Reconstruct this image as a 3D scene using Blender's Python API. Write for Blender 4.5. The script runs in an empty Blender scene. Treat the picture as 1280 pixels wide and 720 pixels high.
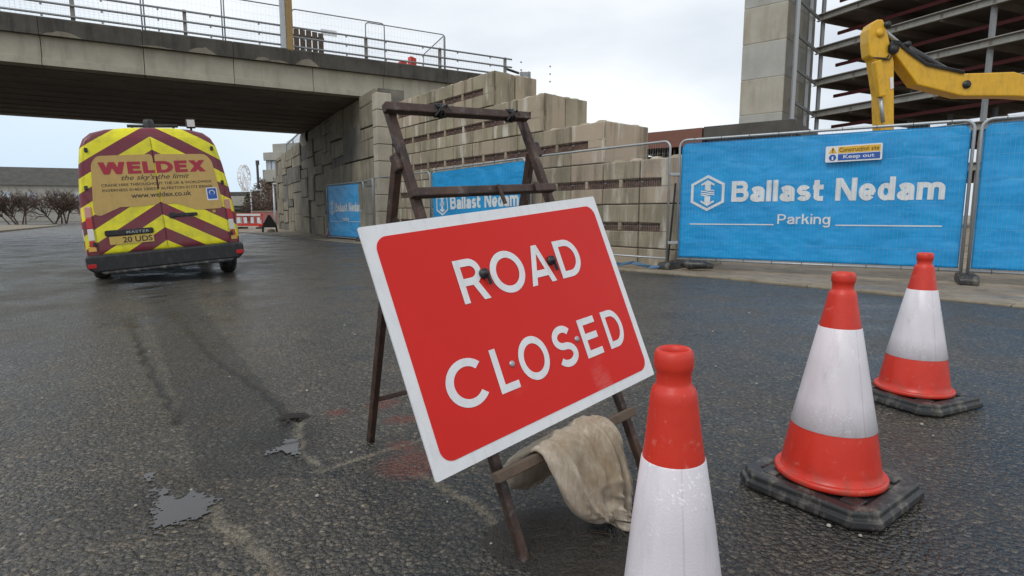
import bpy, bmesh, math, random
from mathutils import Vector, Matrix, noise
R = math.radians
random.seed(7)
SC = bpy.context.scene
COL = SC.collection

# ------------------------------------------------------------------ camera
H_EYE, PITCH, FPX = 0.96, math.atan(92 / 720), 720.0
cd = bpy.data.cameras.new('camera'); cam = bpy.data.objects.new('camera', cd); COL.objects.link(cam)
cam.location = (0, 0, H_EYE); cam.rotation_euler = (math.pi / 2 - PITCH, 0, 0)
cd.sensor_width = 36; cd.lens = 36 * FPX / 1280; cd.clip_start = 0.05; cd.clip_end = 3000
SC.camera = cam
# ------------------------------------------------------------------ light
SC.view_settings.view_transform = 'Standard'; SC.view_settings.look = 'None'
SC.view_settings.exposure = 0.2; SC.view_settings.gamma = 1; SC.view_settings.use_curve_mapping = False
SC.cycles.max_bounces = 8; SC.cycles.diffuse_bounces = 4; SC.cycles.use_denoising = True
SUN_EL, SUN_AZ = R(48), R(215)
W = bpy.data.worlds.new('World'); SC.world = W; W.use_nodes = True
def build_world():
    nt = W.node_tree; nt.nodes.clear(); N = nt.nodes.new; L = nt.links.new
    out = N('ShaderNodeOutputWorld'); mix = N('ShaderNodeMixShader'); b1 = N('ShaderNodeBackground'); b2 = N('ShaderNodeBackground')
    sky = N('ShaderNodeTexSky'); sky.sky_type = 'NISHITA'; sky.sun_disc = False
    sky.sun_elevation = SUN_EL; sky.sun_rotation = SUN_AZ
    L(sky.outputs[0], b1.inputs[0]); b1.inputs[1].default_value = 0.09
    tc = N('ShaderNodeTexCoord'); mp = N('ShaderNodeMapping'); mp.inputs['Scale'].default_value = (1.0, 1.0, 2.6)
    mp.inputs['Location'].default_value = (0.35, 0.1, 0.2)
    L(tc.outputs['Generated'], mp.inputs[0])
    nz = N('ShaderNodeTexNoise'); nz.inputs['Scale'].default_value = 1.5; nz.inputs['Detail'].default_value = 6; nz.inputs['Roughness'].default_value = 0.5
    L(mp.outputs[0], nz.inputs['Vector'])
    cr = N('ShaderNodeValToRGB'); e = cr.color_ramp.elements
    e[0].position = 0.36; e[0].color = (0.57, 0.62, 0.69, 1); e[1].position = 0.62; e[1].color = (0.87, 0.90, 0.92, 1)
    L(nz.outputs[0], cr.inputs[0])
    b2.inputs[1].default_value = 1.08
    sp = N('ShaderNodeSeparateXYZ'); L(tc.outputs['Generated'], sp.inputs[0])
    mx = N('ShaderNodeMapRange'); mx.inputs['From Min'].default_value = -.05; mx.inputs['From Max'].default_value = -.5; mx.clamp = True; L(sp.outputs[0], mx.inputs[0])
    mz = N('ShaderNodeMapRange'); mz.inputs['From Min'].default_value = .30; mz.inputs['From Max'].default_value = .05; mz.clamp = True; L(sp.outputs[2], mz.inputs[0])
    mm = N('ShaderNodeMath'); mm.operation = 'MULTIPLY'; L(mx.outputs[0], mm.inputs[0]); L(mz.outputs[0], mm.inputs[1])
    cl = N('ShaderNodeMix'); cl.data_type = 'RGBA'; L(mm.outputs[0], cl.inputs[0]); L(cr.outputs[0], cl.inputs[6]); cl.inputs[7].default_value = (.56, .70, .84, 1)
    L(cl.outputs[2], b2.inputs[0]); mix.inputs[0].default_value = 0.90
    L(b1.outputs[0], mix.inputs[1]); L(b2.outputs[0], mix.inputs[2]); L(mix.outputs[0], out.inputs[0])
build_world()
sd = bpy.data.lights.new('sun', 'SUN'); sd.energy = 1.0; sd.angle = R(22); sd.color = (1, .97, .92)
sun = bpy.data.objects.new('sun', sd); COL.objects.link(sun)
sv = Vector((math.sin(SUN_AZ) * math.cos(SUN_EL), math.cos(SUN_AZ) * math.cos(SUN_EL), math.sin(SUN_EL)))
sun.rotation_euler = sv.to_track_quat('Z', 'Y').to_euler()

# ------------------------------------------------------------------ helpers
CP, SP = math.cos(PITCH), math.sin(PITCH)
def ray(px, py):
    X = (px - 640) / FPX; Y = (360 - py) / FPX
    return Vector((X, CP + Y * SP, Y * CP - SP))
def G(px, py, z=0.0):
    r = ray(px, py); return Vector((0, 0, H_EYE)) + r * ((z - H_EYE) / r.z)
def V(px, py, F):
    r = ray(px, py); return Vector((0, 0, H_EYE)) + r * (F / r.y)

class MB:
    def __init__(s): s.bm = bmesh.new()
    def poly(s, pts, mi=0):
        vs = [s.bm.verts.new(p) for p in pts]; f = s.bm.faces.new(vs); f.material_index = mi; return f
    def box(s, c, sz, M=None, mi=0):
        c = Vector(c); x, y, z = sz[0] / 2, sz[1] / 2, sz[2] / 2
        v = []
        for dz in (-z, z):
            for dx, dy in ((-x, -y), (x, -y), (x, y), (-x, y)):
                p = c + Vector((dx, dy, dz)); v.append(s.bm.verts.new(M @ p if M else p))
        for q in ((3, 2, 1, 0), (4, 5, 6, 7), (0, 1, 5, 4), (1, 2, 6, 5), (2, 3, 7, 6), (3, 0, 4, 7)):
            f = s.bm.faces.new([v[i] for i in q]); f.material_index = mi
        return s
    def bar(s, p, q, w, h=None, up=(0, 0, 1), mi=0):
        p, q = Vector(p), Vector(q); h = h or w; d = q - p; l = d.length; d.normalize()
        up = Vector(up); a = d.cross(up)
        if a.length < 1e-4: a = d.cross(Vector((0, 1, 0)))
        a.normalize(); b = a.cross(d)
        M = Matrix((a, d, b)).transposed().to_4x4(); M.translation = (p + q) / 2
        return s.box((0, 0, 0), (w, l, h), M, mi)
    def tube(s, pts, r, n=8, cap=True, mi=0):
        pts = [Vector(p) for p in pts]; rs = r if isinstance(r, (list, tuple)) else [r] * len(pts)
        rings = []; prev = None
        for i, p in enumerate(pts):
            d = (pts[min(i + 1, len(pts) - 1)] - pts[max(i - 1, 0)]).normalized()
            if prev is None:
                a = d.cross(Vector((0, 0, 1)))
                if a.length < 1e-3: a = d.cross(Vector((0, 1, 0)))
            else:
                a = prev - d * prev.dot(d)
                if a.length < 1e-4: a = d.cross(Vector((0, 0, 1)))
            a.normalize(); b = d.cross(a); prev = a
            rings.append([s.bm.verts.new(p + (a * math.cos(2 * math.pi * k / n) + b * math.sin(2 * math.pi * k / n)) * rs[i]) for k in range(n)])
        for A, B in zip(rings, rings[1:]):
            for k in range(n):
                f = s.bm.faces.new((A[k], A[(k + 1) % n], B[(k + 1) % n], B[k])); f.smooth = n > 5; f.material_index = mi
        if cap and n > 2:
            s.bm.faces.new(rings[0][::-1]).material_index = mi; s.bm.faces.new(rings[-1]).material_index = mi
        return s
    def lathe(s, prof, n=48, c=(0, 0, 0), mi=0, axis='Z', arc=None):
        c = Vector(c); rings = []
        for z, r in prof:
            ring = []
            for k in range(n):
                a = 2 * math.pi * k / n
                o = Vector((r * math.cos(a), r * math.sin(a), z))
                if axis == 'X': o = Vector((o.z, o.x, o.y))
                if axis == 'Y': o = Vector((o.y, o.z, o.x))
                ring.append(s.bm.verts.new(c + o))
            rings.append(ring)
        for A, B in zip(rings, rings[1:]):
            for k in range(n):
                f = s.bm.faces.new((A[k], A[(k + 1) % n], B[(k + 1) % n], B[k])); f.smooth = True; f.material_index = mi
        return s
    def prism(s, poly, a, b, plane='XY', mi=0):
        def P(u, v, w): return (u, v, w) if plane == 'XY' else ((u, w, v) if plane == 'XZ' else (w, u, v))
        A = [s.bm.verts.new(P(u, v, a)) for u, v in poly]; B = [s.bm.verts.new(P(u, v, b)) for u, v in poly]
        n = len(poly)
        s.bm.faces.new(A[::-1]).material_index = mi; s.bm.faces.new(B).material_index = mi
        for k in range(n): s.bm.faces.new((A[k], A[(k + 1) % n], B[(k + 1) % n], B[k])).material_index = mi
        return s
    def add(s, verts, faces, M=None, smooth=False):
        vs = [s.bm.verts.new(M @ Vector(v) if M else v) for v in verts]
        for f in faces:
            try: fc = s.bm.faces.new([vs[i] for i in f]); fc.smooth = smooth
            except ValueError: pass
        return s
    def build(s, name, mats, parent=None, bevel=0, solid=0, sub=0, shift=None, recalc=True):
        if recalc: bmesh.ops.recalc_face_normals(s.bm, faces=s.bm.faces[:])
        if shift is not None: bmesh.ops.translate(s.bm, verts=s.bm.verts[:], vec=-Vector(shift))
        me = bpy.data.meshes.new(name); s.bm.to_mesh(me); s.bm.free()
        for m in (mats if isinstance(mats, (list, tuple)) else [mats]): me.materials.append(m)
        o = bpy.data.objects.new(name, me); COL.objects.link(o)
        if parent: o.parent = parent
        if solid: md = o.modifiers.new('solid', 'SOLIDIFY'); md.thickness = solid
        if sub: md = o.modifiers.new('sub', 'SUBSURF'); md.levels = sub; md.render_levels = sub
        if bevel:
            md = o.modifiers.new('bevel', 'BEVEL'); md.width = bevel; md.segments = 2; md.limit_method = 'ANGLE'; md.angle_limit = R(40)
        return o

def tag(o, label=None, cat=None, group=None, kind=None):
    if label: o['label'] = label
    if cat: o['category'] = cat
    if group: o['group'] = group
    if kind: o['kind'] = kind
    return o
def empty(name, loc, rz=0, label=None, cat=None, group=None):
    o = bpy.data.objects.new(name, None); COL.objects.link(o); o.location = loc; o.rotation_euler = (0, 0, rz); o.empty_display_size = .1
    return tag(o, label, cat, group)
def kids(o): return [c for c in bpy.data.objects if c.parent is o]
def copy_tree(o, parent=None):
    c = o.copy(); COL.objects.link(c)
    if parent: c.parent = parent
    for ch in kids(o): copy_tree(ch, c)
    return c
def rrect(x0, y0, x1, y1, r, n=6):
    p = []
    for cx, cy, a in ((x1 - r, y1 - r, 0), (x0 + r, y1 - r, 90), (x0 + r, y0 + r, 180), (x1 - r, y0 + r, 270)):
        for k in range(n + 1):
            t = R(a + 90 * k / n); p.append((cx + r * math.cos(t), cy + r * math.sin(t)))
    return p
_gl = {}
def glyphs(body, offset=0.0, spacing=1.0, shear=0.0):
    k = (body, offset, spacing, shear)
    if k in _gl: return _gl[k]
    cu = bpy.data.curves.new('t', 'FONT'); cu.body = body; cu.offset = offset; cu.space_character = spacing; cu.shear = shear
    cu.resolution_u = 5; cu.fill_mode = 'FRONT'
    o = bpy.data.objects.new('t', cu); COL.objects.link(o); bpy.context.view_layer.update()
    me = bpy.data.meshes.new_from_object(o.evaluated_get(bpy.context.evaluated_depsgraph_get()))
    vs = [tuple(v.co) for v in me.vertices]; fs = [tuple(p.vertices) for p in me.polygons]
    bpy.data.objects.remove(o); bpy.data.curves.remove(cu); bpy.data.meshes.remove(me)
    xs = [v[0] for v in vs]; ys = [v[1] for v in vs]; x0, x1, y0, y1 = min(xs), max(xs), min(ys), max(ys)
    vs = [((x - x0) / (x1 - x0), (y - y0) / (y1 - y0)) for x, y, _ in vs]
    _gl[k] = (vs, fs); return _gl[k]
def put_text(mb, body, box, f, offset=0.02, spacing=1.0, shear=0.0):
    """letters fitted to box (x0,z0,x1,z1); f(x,z) gives the point on the surface"""
    vs, fs = glyphs(body, offset, spacing, shear); x0, z0, x1, z1 = box
    mb.add([f(x0 + u * (x1 - x0), z0 + v * (z1 - z0)) for u, v in vs], fs); return mb

def arc(cx, cy, rx, ry, a0, a1, n=14):
    return [(cx + rx * math.cos(R(a0 + (a1 - a0) * k / n)), cy + ry * math.sin(R(a0 + (a1 - a0) * k / n))) for k in range(n + 1)]
def letter(c, w):
    """(advance width, [open stroke polylines], [filled polygons]) in cap heights; w = stroke width"""
    h = w / 2; x = .73; S = []; P = []
    if c == 'R': W = .80; m = .47; S = [[(h, 0), (h, 1)], [(h, 1 - h), (.38, 1 - h)] + arc(.40, (1 - h + m) / 2, W - .06 - h - .40, (1 - h - m) / 2, 90, -90)[1:] + [(h, m)]]; P = [[(.36, m), (.36 + w * 1.15, m), (W, 0), (W - w * 1.18, 0)]]
    elif c == 'P': W = .72; m = .43; S = [[(h, 0), (h, 1)], [(h, 1 - h), (.36, 1 - h)] + arc(.38, (1 - h + m) / 2, W - h - .38, (1 - h - m) / 2, 90, -90)[1:] + [(h, m)]]
    elif c == 'B': W = .78; m = .53; S = [[(h, 0), (h, 1)], [(h, 1 - h), (.40, 1 - h)] + arc(.44, (1 - h + m) / 2, W - .05 - h - .44, (1 - h - m) / 2, 90, -90)[1:] + [(h, m)], [(h, m), (.42, m)] + arc(.46, (m + h) / 2, W - h - .46, (m - h) / 2, 90, -90)[1:] + [(h, h)]]
    elif c == 'O': W = 1.0; q = arc(.5 * W, .5, .5 * W - h, .515 - h, 0, 360, 40); S = [q]
    elif c == 'C': W = .92; S = [arc(.52 * W, .5, .52 * W - h, .515 - h, 42, 318, 32)]
    elif c == 'D': W = .84; S = [[(h, 0), (h, 1)], [(h, 1 - h), (.34, 1 - h)] + arc(.36, .5, W - h - .36, .5 - h, 90, -90, 20)[1:] + [(h, h)]]
    elif c == 'A': W = .86; d = w * 1.02; P = [[(0, 0), (d, 0), (.5 * W + d * .42, 1), (.5 * W - d * .5, 1)], [(W, 0), (W - d, 0), (.5 * W - d * .42, 1), (.5 * W + d * .5, 1)]]; S = [[(.22 * W, .27), (.78 * W, .27)]]
    elif c == 'L': W = .56; S = [[(h, 0), (h, 1)], [(h, h), (W, h)]]
    elif c == 'E': W = .64; S = [[(h, 0), (h, 1)], [(h, h), (W, h)], [(h, .52), (W * .94, .52)], [(h, 1 - h), (W, 1 - h)]]
    elif c == 'S': W = .74; r = (1.02 - w) / 4; S = [arc(.5 * W, 1.01 - h - r, .47 * W - h, r, 28, 270, 22) + arc(.5 * W, h + r - .01, .5 * W - h, r, 90, -150, 22)[1:]]
    elif c == 'N': W = .84; S = [[(h, 0), (h, 1)], [(W - h, 0), (W - h, 1)]]; P = [[(0, 1), (w * 1.2, 1), (W, 0), (W - w * 1.2, 0)]]
    elif c == 'W': W = 1.24; d = w * 1.1; P = [[(0, 1), (d, 1), (.27 * W + d * .5, 0), (.27 * W - d * .5, 0)], [(.5 * W - d * .5, 1), (.5 * W + d * .5, 1), (.27 * W + d * .5, 0), (.27 * W - d * .5, 0)], [(.5 * W - d * .5, 1), (.5 * W + d * .5, 1), (.73 * W + d * .5, 0), (.73 * W - d * .5, 0)], [(W - d, 1), (W, 1), (.73 * W + d * .5, 0), (.73 * W - d * .5, 0)]]
    elif c == 'X': W = .86; d = w * 1.25; P = [[(0, 0), (d, 0), (W, 1), (W - d, 1)], [(0, 1), (d, 1), (W, 0), (W - d, 0)]]
    elif c == 'l': W = w; S = [[(h, 0), (h, 1)]]
    elif c == 'i': W = w; S = [[(h, 0), (h, x)], [(h, 1 - w * .9), (h, 1)]]
    elif c == 'a': W = .62; S = [[(h * .9, x * .70)] + arc(.5 * W, x * .66, .5 * W - h, x * .34 - h, 165, 0, 12) + [(W - h, 0)], [(W - h, x * .56), (.42 * W, x * .53)] + arc(.40 * W, x * .275, .40 * W - h, x * .275 - h * .9, 90, 270, 14) + [(.55 * W, h * .8), (W - h, x * .2)]]
    elif c in 'nm': W = .60 if c == 'n' else .98; k = 1 if c == 'n' else 2; g = (W - w) / k; S = [[(h, 0), (h, x)]] + [[(h + g * j, x * .5)] + arc(h + g * (j + .5), x * .62, g / 2, x * .38 - h, 180, 0, 12) + [(h + g * (j + 1), 0)] for j in range(k)]
    elif c == 'r': W = .40; S = [[(h, 0), (h, x)], [(h, x * .45)] + arc(W - .02, x * .50, W - .02 - h, x * .5 - h, 180, 88, 8)]
    elif c == 'k': W = .60; S = [[(h, 0), (h, 1)]]; P = [[(w * .8, .26), (w * .8, .26 + w * 1.1), (W - w * 1.2, x), (W, x)], [(.24, .46), (.24 + w * .9, .56), (W + .02, 0), (W - w * 1.2, 0)]]
    elif c == 't': W = .42; S = [[(.15, .94), (.15, .22)] + arc(.15 + .15, .20, .15, .20 - h, 180, 270, 8) + [(W, h)], [(0, x - h), (W, x - h)]]
    elif c == 's': W = .58; r = (x + .01 - w) / 4; S = [arc(.5 * W, x - h - r, .46 * W - h, r, 22, 270, 16) + arc(.5 * W, h + r, .5 * W - h, r, 90, -158, 16)[1:]]
    elif c == 'e': W = .64; S = [[(h, x * .46), (W - h * .4, x * .46)], [(W - h, x * .46)] + arc(.5 * W, x * .5, .5 * W - h, x * .5 - h * .9, 0, 322, 26)]
    elif c in 'dg': W = .64; S = [arc(.47 * W, x * .5, .47 * W - h, x * .5 - h * .9, 0, 360, 26), [(W - h, 0 if c == 'd' else -.10), (W - h, 1 if c == 'd' else x)]]
    else: W = .34
    if c == 'g': S.append([(W - h, -.09)] + arc(.5 * W, -.09, .5 * W - h, .15, 0, -150, 10))
    return W, S, P
def put_strokes(mb, body, box, f, w=.18, gap=.13, tilt=0.0):
    x = 0.0; items = []
    for c in body:
        W, S, P = letter(c, w); items.append((x, W, S, P)); x += W + gap
    tot = x - gap; x0, z0, x1, z1 = box; k = 0
    def M(u, v): return (x0 + (x1 - x0) * u / tot, z0 + (z1 - z0) * v)
    def put(pts):
        nonlocal k
        k += 1; d = .00012 * (k % 7); NA, NB = 12, 4; A_, B_, C_, D_ = [Vector(p) for p in pts]; g = []
        for j in range(NB + 1):
            g.append([]); 
            for i in range(NA + 1):
                u, v = i / NA, j / NB; p = (A_.lerp(D_, u)).lerp(B_.lerp(C_, u), v); q = f(*M(p.x, p.y)); g[-1].append(mb.bm.verts.new((q[0], q[1] - d, q[2])))
        for j in range(NB):
            for i in range(NA): mb.bm.faces.new((g[j][i], g[j][i + 1], g[j + 1][i + 1], g[j + 1][i]))
    for ox, W, S, P in items:
        for poly in P: put([(ox + u, v) for u, v in poly])
        for st in S:
            dn = [st[0]]
            for p, q in zip(st, st[1:]):
                c_ = max(1, int(math.dist(p, q) / .09)); dn += [(p[0] + (q[0] - p[0]) * i / c_, p[1] + (q[1] - p[1]) * i / c_) for i in range(1, c_ + 1)]
            st = dn; n = len(st); closed = math.dist(st[0], st[-1]) < 1e-6; L_, R_ = [], []
            for i, p in enumerate(st):
                a = st[i - 1] if i else (st[-2] if closed else None); b = st[i + 1] if i < n - 1 else (st[1] if closed else None)
                da = Vector((p[0] - a[0], p[1] - a[1])).normalized() if a else None; db = Vector((b[0] - p[0], b[1] - p[1])).normalized() if b else None
                t = ((da or db) + (db or da)).normalized(); nv = Vector((-t.y, t.x)); cs = max(.5, abs(nv.dot(Vector((-(da or db).y, (da or db).x)))))
                nv *= w / 2 / cs; L_.append((ox + p[0] + nv.x, p[1] + nv.y)); R_.append((ox + p[0] - nv.x, p[1] - nv.y))
            k += 1; d = .00012 * (k % 7); vl, vr = [], []
            for A_, B_ in ((L_, vl), (R_, vr)):
                for p in A_: q = f(*M(*p)); B_.append(mb.bm.verts.new((q[0], q[1] - d, q[2])))
            for i in range(n - 1): mb.bm.faces.new((vr[i], vr[i + 1], vl[i + 1], vl[i]))
    return mb

# ------------------------------------------------------------------ materials
class NT:
    def __init__(s, name):
        s.m = bpy.data.materials.new(name); s.m.use_nodes = True; s.nt = s.m.node_tree
        s.b = s.nt.nodes['Principled BSDF']; s.tc = s.nt.nodes.new('ShaderNodeTexCoord')
    def n(s, typ, _p=None, **kw):
        nd = s.nt.nodes.new(typ)
        for k, v in (_p or {}).items(): setattr(nd, k, v)
        for k, v in kw.items(): s.set(nd.inputs[k], v)
        return nd
    def set(s, sock, v):
        if isinstance(v, bpy.types.NodeSocket): s.nt.links.new(v, sock)
        else: sock.default_value = v
    def obj(s, scale=(1, 1, 1), loc=(0, 0, 0)):
        return s.n('ShaderNodeMapping', Vector=s.tc.outputs['Object'], Scale=scale, Location=loc).outputs[0]
    def noise(s, scale, detail=4, rough=.55, vec=None, out=0):
        return s.n('ShaderNodeTexNoise', Vector=vec or s.obj(), Scale=scale, Detail=detail, Roughness=rough).outputs[out]
    def vor(s, scale, vec=None, feat='F1'):
        return s.n('ShaderNodeTexVoronoi', {'feature': feat}, Vector=vec or s.obj(), Scale=scale)
    def ramp(s, fac, stops):
        nd = s.n('ShaderNodeValToRGB', Fac=fac); els = nd.color_ramp.elements
        while len(els) < len(stops): els.new(0.5)
        for e, (p, c) in zip(els, stops):
            e.position = p; e.color = (*(c if isinstance(c, (tuple, list)) else (c, c, c)), 1)
        return nd.outputs[0]
    def mix(s, fac, a, b, blend='MIX'):
        nd = s.n('ShaderNodeMix', {'data_type': 'RGBA', 'blend_type': blend})
        s.set(nd.inputs[0], fac); 
        for i, v in ((6, a), (7, b)):
            s.set(nd.inputs[i], v if isinstance(v, bpy.types.NodeSocket) else (*v, 1) if len(v) == 3 else v)
        return nd.outputs[2]
    def math(s, op, a, b=0.0):
        nd = s.n('ShaderNodeMath', {'operation': op}); s.set(nd.inputs[0], a); s.set(nd.inputs[1], b); return nd.outputs[0]
    def attr(s, name): return s.n('ShaderNodeAttribute', {'attribute_name': name}).outputs['Fac']
    def rand(s): return s.n('ShaderNodeObjectInfo').outputs['Random']
    def bump(s, h, strength=.3, dist=.01):
        s.set(s.b.inputs['Normal'], s.n('ShaderNodeBump', Height=h, Strength=strength, Distance=dist).outputs[0])
    def done(s, col, rough=.5, metal=0, spec=.5):
        s.set(s.b.inputs['Base Color'], col if isinstance(col, bpy.types.NodeSocket) else (*col, 1))
        s.set(s.b.inputs['Roughness'], rough); s.set(s.b.inputs['Metallic'], metal); s.set(s.b.inputs['Specular IOR Level'], spec)
        return s.m
MT = {}
def paint(name, col, rough=.4, var=.25, dirt=(.12, .09, .06), dirt_amt=.35, metal=0, scale=6, bump=.05):
    if name in MT: return MT[name]
    t = NT(name)
    big = t.noise(scale, 5); c = t.mix(t.ramp(big, [(.35, var), (.7, 0.0)]), col, [x * .7 for x in col])
    d = t.noise(scale * 3, 6, .7, t.obj((1, 1, .35)))
    c = t.mix(t.math('MULTIPLY', t.ramp(d, [(.5, 0.0), (.75, 1.0)]), dirt_amt), c, dirt)
    t.bump(t.noise(scale * 12, 3), bump, .005)
    MT[name] = t.done(c, t.math('ADD', t.math('MULTIPLY', d, .2), rough - .1), metal); return MT[name]
def concrete(name, col, dark=.6, streak=.5, stain=(.07, .06, .045), white=0.0, bump=.25, scale=1.0, rough=.85, rnd=0.0, tint=(.36, .28, .22)):
    if name in MT: return MT[name]
    t = NT(name); off = None
    vec = t.tc.outputs['Object']
    if rnd:
        cmb = t.n('ShaderNodeCombineXYZ'); r = t.rand()
        for k in range(3): t.set(cmb.inputs[k], t.math('MULTIPLY', r, (37., 53., 71.)[k]))
        va = t.n('ShaderNodeVectorMath', {'operation': 'ADD'}); t.set(va.inputs[0], vec); t.set(va.inputs[1], cmb.outputs[0]); vec = va.outputs[0]
    def mp(sc): return t.n('ShaderNodeMapping', Vector=vec, Scale=sc).outputs[0]
    c = t.mix(t.ramp(t.noise(1.3 * scale, 6, .6, vec), [(.32, 1.0), (.66, 0.0)]), col, [x * dark for x in col])
    if rnd:
        c = t.mix(t.ramp(r, [(.5, 0.0), (.85, .8)]), c, tint)
        r2 = t.math('FRACT', t.math('MULTIPLY', r, 7.31)); c = t.mix(t.ramp(r2, [(.55, 0.0), (1, .55)]), c, [x * .62 for x in col])
    st = t.noise(3.5 * scale, 5, .6, mp((1, 1, .13)))
    c = t.mix(t.math('MULTIPLY', t.ramp(st, [(.5, 0.0), (.68, 1.0)]), streak), c, stain)
    if white:
        ws = t.math('MULTIPLY', t.ramp(t.noise(4.5 * scale, 4, .55, mp((1, 1, .16))), [(.56, 0.0), (.68, 1.0)]), white)
        c = t.mix(ws, c, (.62, .58, .50))
    fine = t.noise(60, 4, .7, vec)
    c = t.mix(t.ramp(fine, [(.35, .25), (.6, 0.0)]), c, [x * .5 for x in col])
    t.bump(t.math('ADD', fine, t.math('MULTIPLY', t.noise(5 * scale, 5, .6, vec), 2.)), bump, .012)
    MT[name] = t.done(c, rough); return MT[name]

def asphalt():
    t = NT('asphalt')
    P = t.tc.outputs['Object']
    wob = t.n('ShaderNodeVectorMath', {'operation': 'MULTIPLY_ADD'})
    t.set(wob.inputs[0], t.noise(40, 2, .5, P, 1)); wob.inputs[1].default_value = (.016, .016, .016); t.set(wob.inputs[2], P)
    vec = wob.outputs[0]
    v = t.vor(58, vec); cell = v.outputs['Color']; dist = v.outputs['Distance']
    v2 = t.vor(130, vec)
    sep = t.n('ShaderNodeSeparateColor', Color=cell)
    stone = t.ramp(sep.outputs[0], [(0.0, (.034, .033, .032)), (.35, (.052, .049, .044)), (.7, (.080, .071, .059)), (.92, (.120, .104, .082)), (1.0, (.19, .165, .13))])
    small = t.ramp(t.n('ShaderNodeSeparateColor', Color=v2.outputs['Color']).outputs[1], [(0, (.022, .022, .022)), (.8, (.050, .045, .038)), (1, (.13, .115, .09))])
    gap = t.ramp(dist, [(.42, 0.0), (.62, 1.0)])
    c = t.mix(gap, stone, small)
    big = t.noise(.55, 5, .6, P)
    c = t.mix(t.ramp(big, [(.35, .45), (.6, 0.0)]), c, t.mix(1.0, c, (.62, .60, .58), 'MULTIPLY'))
    mid = t.noise(3.2, 6, .65, P)
    c = t.mix(t.ramp(mid, [(.48, 0.0), (.72, .55)]), c, t.mix(1.0, c, (1.55, 1.30, .98), 'MULTIPLY'))
    c = t.mix(1.0, c, (1.30, 1.27, 1.22), 'MULTIPLY')
    patch = t.attr('patch')
    c = t.mix(patch, c, t.mix(1.0, c, (.54, .565, .61), 'MULTIPLY'))
    damp = t.attr('damp')
    c = t.mix(damp, c, t.mix(1.0, c, (.30, .29, .28), 'MULTIPLY'))
    moss = t.attr('moss'); mn = t.noise(25, 4, .6, P)
    c = t.mix(t.math('MULTIPLY', moss, t.ramp(mn, [(.35, 0.0), (.6, .9)])), c, (.042, .034, .015))
    pale = t.attr('pale')
    c = t.mix(t.math('MULTIPLY', pale, t.ramp(mn, [(.30, 0.0), (.48, .9)])), c, (.20, .172, .125))
    crack = t.attr('crack'); c = t.mix(crack, c, (.014, .012, .010))
    brick = t.attr('brick')
    c = t.mix(t.math('MULTIPLY', brick, t.ramp(t.noise(30, 5, .7, P), [(.36, 0.0), (.50, .95)])), c, (.13, .042, .026))
    h = t.math('ADD', t.math('MULTIPLY', t.math('SUBTRACT', .7, dist), 1.0), t.math('MULTIPLY', t.math('SUBTRACT', .7, v2.outputs['Distance']), .35))
    h = t.math('ADD', h, t.math('MULTIPLY', sep.outputs[1], .5))
    t.bump(h, .95, .013)
    wet = t.noise(1.1, 6, .62, P)
    rough = t.ramp(wet, [(.36, .13), (.50, .28), (.68, .52)])
    rough = t.math('ADD', rough, t.math('MULTIPLY', sep.outputs[2], .10))
    t.m.name = 'asphalt'
    return t.done(c, rough, 0, .45)
def chevron():
    t = NT('chevron paint')
    s = t.n('ShaderNodeSeparateXYZ', Vector=t.tc.outputs['Object'])
    ax = t.math('ABSOLUTE', s.outputs[0]); q = t.math('ADD', s.outputs[2], t.math('MULTIPLY', ax, .62))
    fr = t.math('FRACT', t.math('ADD', t.math('DIVIDE', q, .365), .86))
    k = t.math('GREATER_THAN', fr, .5)
    rear = t.math('LESS_THAN', s.outputs[1], .42)
    k = t.math('MULTIPLY', k, rear)
    c = t.mix(k, (.80, .73, .010), (.17, .014, .032))
    d = t.noise(4, 6, .65)
    low = t.math('MULTIPLY', t.ramp(d, [(.42, 0.0), (.75, .45)]), 1.0)
    c = t.mix(low, c, (.10, .085, .06))
    t.bump(t.noise(3, 2), .02, .01)
    return t.done(c, .32)
def cloth():
    t = NT('woven sack'); P = t.tc.outputs['Object']
    wv = t.n('ShaderNodeTexWave', {'wave_type': 'BANDS', 'bands_direction': 'X'}, Vector=P, Scale=150, Distortion=1.5, Detail=1)
    wz = t.n('ShaderNodeTexWave', {'wave_type': 'BANDS', 'bands_direction': 'Z'}, Vector=P, Scale=150, Distortion=1.5, Detail=1)
    c = t.mix(t.ramp(t.noise(9, 6, .6, P), [(.35, 1.0), (.62, 0.0)]), (.63, .555, .455), (.38, .31, .225))
    c = t.mix(t.ramp(t.noise(70, 4, .75, t.obj((1, 1, .18))), [(.42, .5), (.6, 0.0)]), c, (.34, .26, .18))
    c = t.mix(t.ramp(t.noise(5, 4, .6, t.obj((1, 1, 1), (3, 1, 2))), [(.52, 0.0), (.70, .7)]), c, (.27, .18, .095))
    h = t.math('ADD', wv.outputs[1], wz.outputs[1])
    t.bump(t.math('ADD', h, t.math('MULTIPLY', t.noise(30, 4), 1.5)), .5, .004)
    return t.done(c, .9, 0, .2)
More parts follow.
